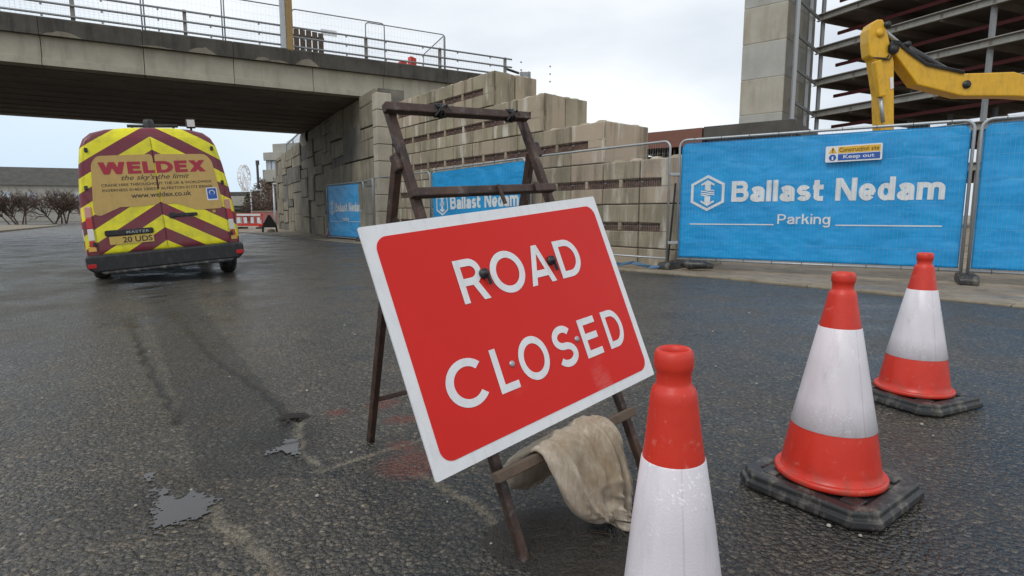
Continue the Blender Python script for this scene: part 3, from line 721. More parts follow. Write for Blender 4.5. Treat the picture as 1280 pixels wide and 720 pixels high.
banner(p1b, L1b, 'plain blue banner without lettering at the right end of the fence', text=False, sd=5)
p2, L2 = fence((.42, 12.92), (2.72, 10.12), ZB, 'bare mesh panel without banner in front of the block wall', wr=.0018)
p3, L3 = fence((-2.13, 15.55), (.34, 13.02), ZB - .10, 'mesh panel carrying the banner seen through the sign frame', drop=.10)
banner(p3, L3, 'blue banner seen through the rusty sign frame', s=3.5 / 3.95, sd=9)
p4, L4 = fence((-4.35, 18.40), (-2.2, 15.65), ZB - .12, 'bare mesh panel just left of the banner seen through the frame')
p5, L5 = fence((-5.15, 20.35), (-4.42, 18.52), ZB - .12, 'short bare mesh panel nearest the underpass banner')
p6, L6 = fence((-7.35, 23.15), (-5.22, 20.5), ZB - .10, 'mesh panel carrying the small far banner by the underpass')
banner(p6, L6, 'far blue banner by the underpass wall beside a cone', s=3.4 / 3.95, sd=14)
def foot(x, y, a, label):
    o = empty('rubber_ballast', (x, y, .0225), a, label, 'fence foot', 'rubber fence feet')
    m = MB(); m.prism([(-.33, 0), (.33, 0), (.33, .07), (.28, .125), (-.28, .125), (-.33, .07)], -.11, .11, 'XZ'); m.build('block', M_RUB, o, bevel=.015)
    m = MB()
    for dx in (-.09, .09): m.lathe([(.1255, .001), (.1262, .03), (.127, .034), (.1255, .036)], 16, (dx, 0, 0))
    m.build('socket', M_BLK, o)
foot(2.79, 10.03, R(48), 'black rubber foot under the posts left of the large banner')
foot(6.24, 7.86, R(57), 'black rubber foot under the right end of the large banner')
foot(.38, 12.93, R(50), 'black rubber foot right of the banner behind the sign')
foot(-2.17, 15.58, R(48), 'black rubber foot left of the banner behind the sign')
foot(-5.2, 20.45, R(48), 'black rubber foot right of the far underpass banner')
for z, w_ in ((.28, 'lower'), (1.45, 'upper')):
    m = MB(); m.box((2.795, 10.05, ZB + z), (.17, .05, .05), None)
    tag(m.build('fence_clamp', M_GALV, bevel=.008), w_ + ' steel clamp joining two panels left of the large banner', 'clamp', 'fence clamps')
m = MB(); m.tube([(2.88, 9.78, .13), (3.0, 9.72, .11), (3.2, 9.63, .12), (3.35, 9.55, .10)], [.05, .075, .07, .04], 10)
tag(m.build('rubbish_sack', M_RUB), 'crumpled black bag lying beside the fence foot under the large banner', 'sack')
m = MB(); pts = [(1.35, 10.72, .08), (1.65, 10.45, .13), (1.9, 10.25, .07), (2.1, 10.05, .12), (2.35, 9.88, .06), (2.62, 9.80, .06)]
for a, b in zip(pts, pts[1:]):
    m.poly([Vector(a) + Vector((0, -.01, -.03)), Vector(b) + Vector((0, .02, -.02)), Vector(b) + Vector((.03, -.01, .035)), Vector(a) + Vector((.03, .02, .03))])
tag(m.build('ratchet_strap', M_STRAP, solid=.004), 'blue webbing strap lying twisted on the ground below the bare panel', 'strap')
# brace tarp behind the joint
m = MB(); m.bar((2.78, 10.25, .1), (2.86, 10.22, 1.5), .05, .03); tag(m.build('fence_brace', M_BLK), 'thin dark brace standing behind the joint left of the large banner', 'brace')
# small warning board on the big banner
wbo = bpy.data.objects.new('warning_sign', None); COL.objects.link(wbo)
wbo.matrix_world = Matrix.Translation(p1.location) @ p1.rotation_euler.to_matrix().to_4x4() @ Matrix.Translation((2.57, -.035, 1.665)) @ Matrix.Rotation(R(-1.0), 4, 'Y')
tag(wbo, 'small white yellow and blue keep out board fixed to the large banner', 'sign')
m = MB(); m.prism(rrect(-.36, -.118, .36, .118, .02), 0, .006, 'XZ'); m.build('board', M_WHITE, wbo)
f0 = lambda x, z: (x, -.003, z); f1 = lambda x, z: (x, -.005, z)
m = MB(); m.prism([(-.195, .008), (.335, .008), (.335, .098), (-.195, .098)], -.003, -.0005, 'XZ'); m.build('yellow_band', M_SAFE, wbo)
m = MB(); m.prism([(-.195, -.098), (.335, -.098), (.335, -.006), (-.195, -.006)], -.003, -.0005, 'XZ'); m.build('blue_band', M_BLUE2, wbo)
m = MB(); put_text(m, 'Construction site', (-.18, .025, .32, .085), f1, .006); m.build('lettering', M_INK, wbo)
m = MB(); put_text(m, 'Keep out', (-.125, -.088, .265, -.018), f1, .012); m.build('lettering', M_LET, wbo)
m = MB(); m.prism([(-.32, .012), (-.21, .012), (-.265, .104)], -.003, -.0005, 'XZ'); t_ = m.build('warning_triangle', M_SAFE, wbo)
m = MB(); m.poly([f1(-.272, .045), f1(-.258, .045), f1(-.254, .085), f1(-.276, .085)]); m.poly([f1(-.272, .025), f1(-.258, .025), f1(-.258, .037), f1(-.272, .037)]); m.build('exclamation_mark', M_INK, t_)
m = MB(); m.prism([(-.265 + .047 * math.cos(R(a)), -.052 + .047 * math.sin(R(a))) for a in range(0, 360, 15)], -.003, -.0005, 'XZ'); t_ = m.build('mandatory_disc', M_BLUE2, wbo)
m = MB(); m.poly([f1(-.275, -.085), f1(-.255, -.085), f1(-.255, -.035), f1(-.275, -.035)]); m.build('standing_figure', M_LET, t_)
# panels on the bridge
def bridge_panel(q0, q1, y0, y1, label, lean=0.0, z=5.95):
    a, b = on_bridge(q0, y0, z), on_bridge(q1, y1, z); d = b - a
    o = empty('mesh_fence', a, math.atan2(d.y, d.x), label, 'fence panel', 'fence panels on the bridge'); o.rotation_euler.x = lean
    fence_frame(d.length, 1.92).build('frame', M_GREY, o)
    fence_wires(d.length, 1.92, .12, r=.0013).build('wire_mesh', M_GREY, o)
bridge_panel(-3.0, .35, 1.0, 1.0, 'mesh panel on the bridge farthest from the timber post', .05)
bridge_panel(.42, 2.55, 1.0, 1.0, 'mesh panel on the bridge above the yellow van', .05)
bridge_panel(2.62, 4.6, 1.0, 1.0, 'mesh panel on the bridge immediately left of the timber post', .05)
bridge_panel(4.7, 7.9, 1.0, 1.0, 'mesh panel on the bridge right of the timber post')
bridge_panel(7.25, 10.35, 1.15, 1.15, 'mesh panel at the right end of the bridge fence')
bridge_panel(10.35, 10.6, 1.25, 4.2, 'mesh panel turned back across the bridge deck')
m = MB(); q = on_bridge(5.9, .95, 7.25)
o = empty('notice_board', q, BA, 'small pale notice board tied to a mesh panel on the bridge', 'notice')
m.box((0, 0, 0), (.55, .01, .2)); m.build('board', M_WHITE, o)

# ------------------------------------------------------------------ abutments
RD = Vector((-.5, .866, 0)); RN = Vector((-.866, -.5, 0))
def cobbles(m, L, H0, H1, seed):
    """random ashlar-like relief: columns of unequal blocks standing proud of a backing wall; local x along, z up, -y towards the road"""
    rnd = random.Random(seed); x = 0.0
    while x < L:
        w = rnd.uniform(1.5, 2.7); top = H0 + (H1 - H0) * (x / L); z = 0.0
        while z < top - .1:
            h = rnd.choice((.45, .6, .75, .95, 1.1)) * rnd.uniform(.85, 1.1); h = min(h, top - z)
            d = rnd.uniform(.03, .15); sk = rnd.uniform(-.09, .09)
            x0, x1 = x + .012 + max(0, sk), min(L, x + w - .012 + sk)
            m.prism([(x0, z + .012), (x1, z + .012 + sk * .6), (x1, z + h - .012), (x0, z + h - .012 + sk * .5)], -d, 0.02, 'XZ', mi=1 if rnd.random() < .22 else 0)
            z += h
        x += w
ab = empty('bridge_abutment', (-4.3, 19.1, 0), math.atan2(RD.y, RD.x), 'tall bridge abutment faced with irregular raised concrete blocks', 'retaining wall')
# local x runs along the road away from the camera; local +y is towards the road there, so build mirrored
m = MB(); cobbles(m, 11.3, 4.98, 4.98, 3); cobbles_pts = m
bmesh.ops.scale(m.bm, vec=(1, -1, 1), verts=m.bm.verts[:])
m.build('relief_face', [M_COBB, M_COBD], ab, bevel=.02)
m = MB(); m.box((5.65, -.45, 2.49), (11.3, .86, 4.98)); m.build('backing_wall', M_COBD, ab)
m = MB(); cobbles(m, 10.2, 4.75, 4.45, 8); bmesh.ops.scale(m.bm, vec=(1, -1, 1), verts=m.bm.verts[:]); bmesh.ops.translate(m.bm, vec=(11.5, 0, 0), verts=m.bm.verts[:])
m.build('wing_face', [M_COBB, M_COBD], ab, bevel=.02)
m = MB(); m.prism([(11.4, 0), (21.7, 0), (21.7, 4.45), (11.4, 4.75)], -.9, -.03, 'XZ'); m.build('wing_wall', M_COBD, ab)
m = MB(); m.box((21.85, -.35, 2.2), (.3, .9, 4.4)); m.build('end_pilaster', M_COBB, ab, bevel=.02)
m = MB(); m.lathe([(0, .6), (1.5, .6), (1.5, .01)], 20, (11.4, -.45, 4.75), axis='X'); m.build('rounded_shoulder', M_FASC, ab)
m = MB()
for k in range(9): z = k * .53; m.box((-.22, -.05, z + .26), (.42, .5, .515))
m.build('quoin_pier', M_PIER, ab, bevel=.02)
m = MB()
for x in (15.2, 18.0, 20.4): m.bar((x, -.4, 4.4), (x, -.4, 5.55 - .04 * (x - 15)), .07)
m.bar((15.2, -.4, 5.52), (20.4, -.4, 5.30), .06); m.bar((15.2, -.4, 4.75), (20.4, -.4, 4.6), .06); m.bar((15.2, -.4, 4.8), (15.2, -2.2, 5.4), .06)
for k in range(40): m.tube([(15.2 + k * .13, -.4, 4.7), (15.2 + k * .13, -.4, 5.45)], .006, 3, False)
m.build('guard_rail', M_GREY, ab)
m = MB(); m.box((2.1, .10, 1.45), (.42, .012, .36)); m.build('pasted_notice', M_WHITE, ab)
# opposite abutment, mostly outside the picture
ab2 = empty('bridge_abutment', (-19.3, 10.8, 0), math.atan2(RD.y, RD.x), 'opposite plain concrete abutment at the left end of the bridge', 'retaining wall')
m = MB(); cobbles(m, 11.3, 4.98, 4.98, 5); bmesh.ops.translate(m.bm, vec=(1.2, 0, 0), verts=m.bm.verts[:]); m.build('relief_face', [M_COBB, M_COBD], ab2, bevel=.02)
m = MB(); m.box((6.6, .5, 2.49), (11.6, .95, 4.98)); m.build('backing_wall', M_COBD, ab2)
m = MB(); m.prism([(on_bridge(13.1, 1, 0).x, on_bridge(13.1, 1, 0).y), (on_bridge(13.1, 10, 0).x, on_bridge(13.1, 10, 0).y), (on_bridge(40, 12, 0).x, on_bridge(40, 12, 0).y), (on_bridge(34, 1, 0).x, on_bridge(34, 1, 0).y)], -.3, 3.4)
tag(m.build('embankment', M_GRASS), kind='structure')

# ------------------------------------------------------------------ concrete block wall
WS = 1.03; C0 = Vector((1.77 * WS, 11.37 * WS, 0)); WA = math.atan2(.788, -.616)
PIT, CH, ZP = .927, .824, .337
ORD = ['first', 'second', 'third', 'fourth', 'fifth', 'sixth', 'seventh', 'eighth', 'ninth', 'tenth', 'eleventh', 'twelfth', 'thirteenth', 'fourteenth', 'fifteenth', 'sixteenth']
CNAME = {-1: 'half buried base course', 0: 'lowest full course', 1: 'second course up', 2: 'third course up', 3: 'fourth course up', 4: 'top course'}
wd = Vector((math.cos(WA), math.sin(WA), 0)); td = Vector((.788, .616, 0)); td = Vector((-wd.y, wd.x, 0)); td = td if td.x > 0 else -td
def wall_block(s, course, idx, depth0, depth, corner, studs, back=False, wid=PIT, rough=0):
    z0 = ZP + course * CH if course >= 0 else ZP - CH
    j = random.uniform(-.014, .014)
    # local frame: x to the right as seen from the road (towards the camera end), y into the wall, z up
    o = empty('concrete_block', C0 + wd * s + td * (depth0 + j), math.atan2(-wd.y, -wd.x) , None, 'concrete block', 'stacked concrete blocks'); o.location.z = z0
    where = 'rear block behind the near corner of the ' if back else (ORD[idx] + ' block from the near end of the ')
    o['label'] = where + CNAME[course]
    if not back and idx == 0: o['label'] = 'near corner block of the ' + CNAME[course] + ' of the block wall'
    w, h = wid - .022, CH - .016
    x0, x1 = -wid + .011, -.011
    sl0, sl1, sd_ = .37 * CH, .57 * CH, .07
    m = MB()
    if back:
        m.box(((x0 + x1) / 2, depth / 2, h / 2), (w, depth - .012, h))
    else:
        web = .042
        xm = (x0 + x1) / 2
        sR = x1 - .40 if corner else None
        d = depth - .012
        m.box((xm, d / 2 + sd_ / 2, h / 2), (w, d - sd_, h))                    # body
        m.box((xm, sd_ / 2, sl0 / 2), (w, sd_, sl0))                            # lower lip
        m.box((xm, sd_ / 2, (sl1 + h) / 2), (w, sd_, h - sl1))                  # upper lip
        if corner: m.box(((sR - .02 + x1) / 2, sd_ / 2, (sl0 + sl1) / 2), (x1 - sR + .02, sd_, sl1 - sl0))
        else: m.box((xm, sd_ / 2, (sl0 + sl1) / 2), (web * 2, sd_, sl1 - sl0))
        bmesh.ops.remove_doubles(m.bm, verts=m.bm.verts[:], dist=1e-5)
    m.build('body', M_BLOCK, o, bevel=.018)
    if not back:
        m = MB(); xl = x0 + .01; 
        spans = [(x0 + .004, (x0 + x1) / 2 - .044)] + ([] if corner else [((x0 + x1) / 2 + .044, x1 - .004)])
        if corner: spans = [(x0 + .004, x1 - .424)]
        for a, b in spans:
            m.box(((a + b) / 2, sd_ - .012, (sl0 + sl1) / 2), (b - a, .02, sl1 - sl0 - .006))
            m.box(((a + b) / 2, sd_ / 2 + .004, sl1 - .014), (b - a, sd_ - .03, .018)); m.box(((a + b) / 2, sd_ / 2 + .004, sl0 + .014), (b - a, sd_ - .03, .018))
        m.build('steel_channel', M_RUST2, o)
        m = MB(); m.box((x0 + .035, sd_ - .035, (sl0 + sl1) / 2 + .02), (.05, .02, .018)); m.build('lifting_lug', M_GALV, o)
    if studs:
        for a, b in [(a, b) for a in (x0 + .22, x1 - .22) for b in (.2, depth - .22)]:
                m = MB(); m.lathe([(h - .01, .15), (h + .022, .13), (h + .05, .09), (h + .06, .001)], 14, (a, b, 0)); m.build('stud', M_BLOCK, o)
    return o
SMAX = 9.0
for course in (-1, 0, 1, 2, 3, 4):
    s0 = {-1: -2, 0: -2, 1: -2, 2: 0, 3: 2, 4: 4}[course]
    n = int(SMAX / PIT) - s0 + 1
    for i in range(n):
        s = (s0 + i) * PIT
        exposed = course == 4 or (i < {-1: 0, 0: 0, 1: 2, 2: 2, 3: 2}.get(course, 0))
        two = course in (3, 4) and i == 0
        wall_block(s + 0.0, course, i, 0, .70 if two else 1.4, i == 0, exposed)
        if two: wall_block(s, course, i, .71, .70, True, exposed, back=True)
# ------------------------------------------------------------------ low building behind the wall
lb = empty('low_building', (4.6, 24.5, 0), 0, 'low building with red brown fascia behind the block wall', 'building')
ld = Vector((.80, -.60, 0)); lp = V(786, 168, 26.0)
lb.location = (lp.x, lp.y, 0); lb.rotation_euler.z = math.atan2(ld.y, ld.x)
m = MB(); m.box((3.0, 2.5, 1.75), (6.2, 4.6, 3.4)); m.build('wall', M_DARK, lb)  # near-black box, shade of the open side put into its colour
m = MB(); m.prism([(-.15, 3.75), (3.35, 3.72), (3.35, 4.42), (-.15, 4.40)], -.3, 5.2, 'XZ'); m.build('fascia', M_BROWN, lb)
m = MB(); m.box((5.05, 2.4, 4.22), (3.3, 5.4, .45)); m.build('parapet', M_FELT, lb, bevel=.02)
m = MB()
for k in range(14): m.box((.2 + k * .24, -.02, 2.8), (.06, .06, 1.7))
m.build('louvre', M_WOOD, lb)
m = MB(); m.box((5.05, 2.4, 2.0), (3.1, 5.0, 4.0)); m.build('wall', M_FELT, lb)

# ------------------------------------------------------------------ car park frame and concrete core
cp = empty('car_park', (22.66, 49.77, 0), 0, 'multi storey steel frame under construction beside a pale concrete core', 'building')
S3 = Vector((0, 0, 0))
def W_(m, name, mat, **k): return m.build(name, mat, cp, shift=cp.location, **k)
fd = Vector((-.777, .629, 0)); sdv = Vector((.68, .73, 0)); CO = Vector((22.66, 49.77, 0))
zj = [0, 3.6, 6.55, 9.5, 12.45, 15.4, 18.35, 21.3, 24.3]
ma, mb2 = MB(), MB()
for i in range(len(zj) - 1):
    mm = ma if i % 2 == 0 else mb2
    a, b = zj[i] + .02, zj[i + 1] - .02
    q = [CO, CO + sdv * 7.4, CO + sdv * 7.4 + fd * 3.55, CO + fd * 3.55]
    mm.prism([(p.x, p.y) for p in q], a, b)
W_(ma, 'core_lift', M_CORE, bevel=.05); W_(mb2, 'core_lift', M_CORE2, bevel=.05)
m = MB(); q = [CO + sdv * .03 + fd * .03, CO + sdv * 7.35 + fd * .03, CO + sdv * 7.35 + fd * 3.5, CO + fd * 3.5 + sdv * .03]; m.prism([(p.x, p.y) for p in q], 0, 24.2); W_(m, 'core_wall', M_CORE2)
T0 = V(996, 40, 49.2); T1 = V(1012, 40, 52.0)
for T, r in ((T0, .20), (T1, .22)):
    m = MB(); m.bar((T.x, T.y, 0), (T.x, T.y, 24), r * 1.3, r * 1.3); W_(m, 'steel_column', M_GALV)
FS = Vector((26.3, 52.0, 0)); fe = Vector((.413, -.911, 0)); fi = Vector((.911, .413, 0))
LV = [4.5, 7.2, 9.9, 12.55, 15.2, 17.9, 20.6, 23.3]
for z in LV:
    m = MB(); c = [FS, FS + fe * 17, FS + fe * 17 + fi * 16, FS + fi * 16]
    m.prism([(p.x, p.y) for p in c], z - .16, z)
    for k in range(6): a = FS + fe * (.4 + k * 3.2); m.bar(a + Vector((0, 0, z - .42)), a + fi * 16 + Vector((0, 0, z - .42)), .2, .5)
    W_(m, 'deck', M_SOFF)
    m = MB()
    m.bar(FS - fi * .06 + Vector((0, 0, z - .02)), FS + fe * 17 - fi * .06 + Vector((0, 0, z - .02)), .25, .06)
    m.bar(FS + fi * .05 + Vector((0, 0, z - .27)), FS + fe * 17 + fi * .05 + Vector((0, 0, z - .27)), .08, .48)
    m.bar(FS - fi * .06 + Vector((0, 0, z - .53)), FS + fe * 17 - fi * .06 + Vector((0, 0, z - .53)), .25, .05)
    W_(m, 'edge_beam', M_DECK)
    m = MB(); a = FS + fi * 2.6
    m.bar(a + Vector((0, 0, z - 1.15)), a + fe * 17 + Vector((0, 0, z - 1.15)), .18, .26); W_(m, 'red_beam', M_OXIDE)
    m = MB(); p = Vector((T0.x, T0.y, z + .35)); m.bar(p, FS + fi * .2 + Vector((0, 0, z - .3)), .16, .22); m.bar(p, CO + sdv * 2.0 + Vector((0, 0, z + .9)), .12, .16)
    W_(m, 'tie_beam', M_GREY)
for k in range(6):
    for d in ((.25, 8., 15.8) if k else (.25, 15.8)):
        a = FS + fe * (.3 + k * 3.2) + fi * d
        if d < 1 and k in (1, 2, 3): continue
        m = MB(); m.bar(a, a + Vector((0, 0, 23.2)), .26, .26); W_(m, 'steel_column', M_GREY)

# ------------------------------------------------------------------ excavator behind the fence
ex = empty('excavator', (15.4, 15.2, 0), 0, 'yellow excavator arm raised behind the large blue banner', 'excavator')
XF = 15.0
def xv(px, py): return V(px, py, XF)
def E_(m, name, mat, **k): return m.build(name, mat, ex, shift=ex.location, **k)
def flat(pix, th, name, mat, y0=0, bevel=.03):
    m = MB(); pts = [xv(*q) for q in pix]
    m.prism([(p.x, p.z) for p in pts], XF + y0 - th / 2, XF + y0 + th / 2, 'XZ'); return E_(m, name, mat, bevel=bevel)
flat([(1080, 40), (1084, 32), (1092, 27), (1098, 27), (1101, 33), (1104, 44), (1108, 62), (1112, 80), (1112, 150), (1113, 190), (1096, 190), (1094, 120), (1087, 76), (1082, 72), (1080, 55)], .36, 'stick', M_YEL)
m = MB(); c = xv(1094, 44)
m.lathe([(-.22, .001), (-.22, .10), (.22, .10), (.22, .001)], 20, (c.x, c.y, c.z), axis='Y'); E_(m, 'pivot_pin', M_YEL)
m = MB()
a, b = xv(1087, 80), xv(1093, 124); m.bar((a.x, XF - .27, a.z), (b.x, XF - .27, b.z), .17, .17, up=(0, 1, 0)); E_(m, 'bucket_cylinder', M_YEL, bevel=.03)
m = MB(); c = xv(1096, 155); m.tube([(b.x, XF - .25, b.z), (c.x, XF - .25, c.z)], .045, 10); E_(m, 'piston_rod', M_GALV)
m = MB()
for dx in (0, 4): 
    p = [xv(1104 + dx, 72), xv(1100 + dx, 78), xv(1095 + dx, 76), xv(1084 + dx, 75)]
    m.tube([(q.x, XF - .22, q.z) for q in p], .018, 6)
for dx in (0, 3, 6):
    p = [xv(1103, 62 + dx), xv(1108, 54 + dx * .6), xv(1116, 55 + dx * .5), xv(1128, 66 + dx * .5), xv(1150, 82 + dx * .4), xv(1196, 92 + dx * .4)]
    m.tube([(q.x, XF - .23, q.z) for q in p], .020, 6)
E_(m, 'hydraulic_hose', M_BLK)
for px, py, rr in ((1110, 64, .13), (1103, 34, .08), (1128, 58, .07), (1200, 108, .10)):
    c = xv(px, py); m = MB(); m.lathe([(-.25, .001), (-.25, rr * .6), (-.235, rr * .65), (-.235, rr), (.235, rr), (.25, .001)], 18, (c.x, c.y, c.z), axis='Y'); E_(m, 'pivot_pin', M_BLK)
flat([(1106, 100), (1110, 98), (1111, 112), (1107, 114)], .40, 'white_plate', M_WHITE, bevel=.005)
flat([(1105, 60), (1112, 56), (1150, 84), (1200, 94), (1260, 92), (1330, 112), (1335, 128), (1260, 122), (1195, 122), (1140, 108)], .40, 'boom', M_YEL)
m = MB(); a, b, c = xv(1100, 34), xv(1128, 58), xv(1180, 88)
m.tube([(a.x, XF, a.z), (b.x, XF, b.z)], .05, 10); E_(m, 'piston_rod', M_GALV)
m = MB(); m.tube([(b.x, XF, b.z), (c.x, XF, c.z)], .10, 12); E_(m, 'stick_cylinder', M_BLK)
m = MB(); q = xv(1104, 190); m.prism([(q.x - .3, q.z + .1), (q.x + .35, q.z + .1), (q.x + .3, q.z - 1.0), (q.x - .3, q.z - 1.25), (q.x - .75, q.z - .7)], XF - .5, XF + .5, 'XZ'); E_(m, 'bucket', M_RUST, bevel=.04)
m = MB(); m.prism([(13.9, 1.05), (17.6, 1.05), (17.6, 2.3), (15.6, 2.5), (13.9, 1.7)], XF - 1.2, XF + 1.2, 'XZ'); E_(m, 'upper_body', M_YEL, bevel=.08)
m = MB(); m.prism([(13.95, 1.7), (15.5, 1.7), (15.5, 3.0), (14.3, 3.0)], XF - 1.15, XF - .2, 'XZ'); E_(m, 'cab', M_BLK, bevel=.06)
for s in (-.95, .95):
    m = MB(); m.prism(rrect(13.3, .023, 17.3, .95, .42), XF + s - .28, XF + s + .28, 'XZ'); E_(m, 'track', M_RUB, bevel=.03)

# ------------------------------------------------------------------ things under and beyond the bridge
fw = empty('observation_wheel', V(306, 236, 210), R(-12), 'pale white observation wheel far off beyond the bridge', 'ferris wheel')
m = MB(); RW = 4.2
fw.location.z = V(306, 221, 210).z; fw.rotation_euler.z = R(91)
SX = .42
ringp = [(RW * math.cos(2 * math.pi * k / 28) * 1.0, 0, RW * math.sin(2 * math.pi * k / 28)) for k in range(29)]
for y in (-.5, .5): m.tube([(p[0], y, p[2]) for p in ringp], .17, 5, False)
for k in range(28):
    p = ringp[k]; m.tube([(p[0], -.5, p[2]), (p[0], .5, p[2])], .1, 4)
for k in range(14): p = ringp[2 * k]; m.tube([(0, 0, 0), p], .09, 4)
m.build('wheel_rim', M_WHEEL, fw)
for k in range(14): p = ringp[2 * k]; m = MB(); m.box((p[0], 0, p[2] - .55), (.75, .8, .7)); m.build('gondola', M_WHEEL, fw)
m = MB()
for y in (-1.2, 1.2):
    for x in (-2.2, 2.2): m.tube([(0, y * .5, 0), (x, y, -13.5)], .22, 6)
m.build('support_leg', M_WHEEL, fw)
# stepped office building
ob = empty('office_building', V(346, 268, 78), R(-22), 'stepped grey concrete office building beyond the underpass', 'building'); ob.location.z = 0
def O_(c, s, name, mat): m = MB(); m.box(c, s); return m.build(name, mat, ob, bevel=.04)
def OB(x, y0, y1, z0, z1, name, mat): return O_((x + 5, (y0 + y1) / 2, (z0 + z1) / 2), (10, y1 - y0, z1 - z0), name, mat)
OB(-2.1, 0, 6, 5.3, 6.9, 'storey', M_BRUT); OB(-1.45, .25, 5.7, 6.9, 8.1, 'window_band', M_GLASS); OB(-1.75, -.1, 6, 8.1, 9.15, 'storey', M_BRUT); OB(-.75, .6, 6, 9.15, 10.3, 'storey', M_BRUT)
OB(-1.2, .8, 6, 0, 5.3, 'ground_storey', M_BROWN)
m = MB()
for k in range(6): m.box((-1.5 + k * .75, .2, 7.5), (.09, .12, 1.2))
m.build('window_mullion', M_BRUT, ob)
m = MB()
for k in range(6): m.box((-1.15 + k * .5, .72, 4.8), (.16, .16, 1.0))
m.build('column', M_BRUT, ob)
for k, (x, z) in enumerate(((-2.75, 5.75), (-3.2, 4.5), (-3.7, 3.4))): m = MB(); m.box((x + .45, 2.5, z / 2), (.9, 4.5 - k * .3, z)); m.build('stair_block', M_BRUT, ob, bevel=.04)
m = MB(); m.bar((-2.35, -.6, 0), (-2.35, -.6, 8.0), .22, .22); m.box((-2.3, -.6, 7.8), (.4, .25, .6)); m.build('flue', M_FELT, ob)
# low concrete building to the left of the wheel
lo = empty('low_concrete_block', V(300, 268, 92), R(-10), 'long low concrete building with a dark recess beyond the red barriers', 'building'); lo.location.z = 0
m = MB(); m.box((0, 3, 3.05), (9, 6, 1.5)).box((0, 3.4, 1.8), (8.4, 5, 1.0)); m.build('wall', M_BRUT, lo, bevel=.05)
m = MB(); m.box((-.3, 3, 4.15), (8.0, 5, .7)); m.build('roof', M_FELT, lo)
m = MB(); m.box((0, 3.3, 1.2), (8.2, 4.9, 1.1)); m.build('recess', M_DARK, lo)  # solid block, the gap's shade is painted in near black
m = MB(); m.prism([(-46.5, 78), (-34, 84), (-34, 92), (-47, 92)], -.3, 1.35); tag(m.build('grass_bank', M_GRASS), kind='structure')
# small red rendered wall
a, b = V(317, 268, 56), V(356, 268, 50)
o = empty('garden_wall', (a.x, a.y, 0), math.atan2(b.y - a.y, b.x - a.x), 'low red rendered wall behind the lamp post beyond the bridge', 'wall')
m = MB(); m.box(((b - a).length / 2, 0, .55), ((b - a).length, .25, 1.3)); m.build('wall', M_PINK, o); m = MB(); m.box(((b - a).length / 2, 0, 1.24), ((b - a).length + .06, .34, .09)); m.build('coping', M_KERB, o)
def lamp(px, F, h, label, arm):
    p = V(px, 268, F); o = empty('street_lamp', (p.x, p.y, 0), 0, label, 'street lamp', 'street lamps beyond the bridge')
    m = MB(); m.tube([(0, 0, 0), (0, 0, h * .3), (0, 0, h)], [.11, .09, .06], 8); m.build('pole', M_GALV, o)
    m = MB(); m.box((arm * .55, 0, h), (1.1, .25, .12)); m.build('lantern', M_GALV, o, bevel=.03)
lamp(343.5, 46, 3.35, 'grey street lamp beside the far end of the abutment', 1); lamp(315, 62, 3.5, 'thin grey street lamp behind the red barriers', 1)
# leafless shrubs and trees
def shrub(name, loc, h, w, label, group, mat, seed, n=9, leaf=0):
    rnd = random.Random(seed); o = empty(name, loc, 0, label, 'shrub' if h < 5.5 else 'tree', group)
    m = MB(); mt = MB()
    def grow(p, d, l, r, lev):
        q = p + d * l; (mt if lev < 1 else m).tube([p, q], [max(r, .012), max(r * .65, .010)], 4 if lev else 6, False)
        if lev >= 4: return
        for k in range(3 if lev else n):
            t = Vector((rnd.gauss(0, 1), rnd.gauss(0, 1), rnd.gauss(.15, .7))).normalized()
            grow(p.lerp(q, rnd.uniform(.45, 1)), (d + t * .85).normalized(), l * rnd.uniform(.5, .78), r * .55, lev + 1)
    for k in range(6):
        grow(Vector((rnd.uniform(-w, w) * .35, rnd.uniform(-w, w) * .35, -.05)), Vector((rnd.gauss(0, .3), rnd.gauss(0, .3), 1)).normalized(), h * .30, .05 * h / 4, 0)
    mt.build('trunk', mat, o, recalc=False)
    if leaf:
        for k in range(leaf):
            a = rnd.uniform(0, 6.28); rr = w * math.sqrt(rnd.random()); zz = rnd.uniform(.08, 1); q = Vector((rr * math.cos(a) * math.sin(zz * 2.6 + .35), rr * math.sin(a) * math.sin(zz * 2.6 + .35), zz * h))
            q += Vector((rnd.gauss(0, .12), rnd.gauss(0, .12), rnd.gauss(0, .12))); s = rnd.uniform(.05, .14)
            u = Vector((rnd.gauss(0, 1), rnd.gauss(0, 1), rnd.gauss(0, 1))).normalized() * s; v = u.orthogonal().normalized() * s * .6
            m.poly([q - u, q + v, q + u, q - v])
    m.build('crown', mat, o, recalc=False)
    return o
for i, (px, F, h, w, lab) in enumerate(((321, 66, 3.7, 1.2, 'leafless brown shrub closest to the left street lamp'), (329, 63, 4.6, 1.6, 'leafless brown shrub below the tall flue'), (338, 60, 3.9, 1.5, 'leafless brown shrub behind the black sign'), (348, 57, 4.2, 1.5, 'leafless brown shrub behind the abutment end'))):
    p = V(px, 268, F); shrub('bare_shrub', (p.x, p.y, 0), h, w, lab, 'leafless shrubs beyond the bridge', M_TWIG, 20 + i, 9, 900)
p = V(313, 268, 70); shrub('evergreen_shrub', (p.x, p.y, 0), 3.4, .9, 'dark evergreen shrub beside the low concrete building', None, M_TWIG2, 31, 6, 1400)
for i, (px, F, h, w, lab) in enumerate(((20, 55, 5.2, 2.6, 'bare brown tree at the far left beyond the bridge'), (75, 60, 6.0, 2.8, 'taller bare tree left of the van beyond the bridge'), (118, 66, 4.6, 2.4, 'low bare tree behind the van roof'))):
    p = V(px, 268, F); shrub('roadside_tree', (p.x, p.y, 0), h, w, lab, 'trees left of the van beyond the bridge', M_TWIG, 40 + i, 11, 0)
hb = empty('terrace_house', V(40, 268, 85), R(20), 'grey rendered terrace far off left of the van', 'building'); hb.location.z = 0
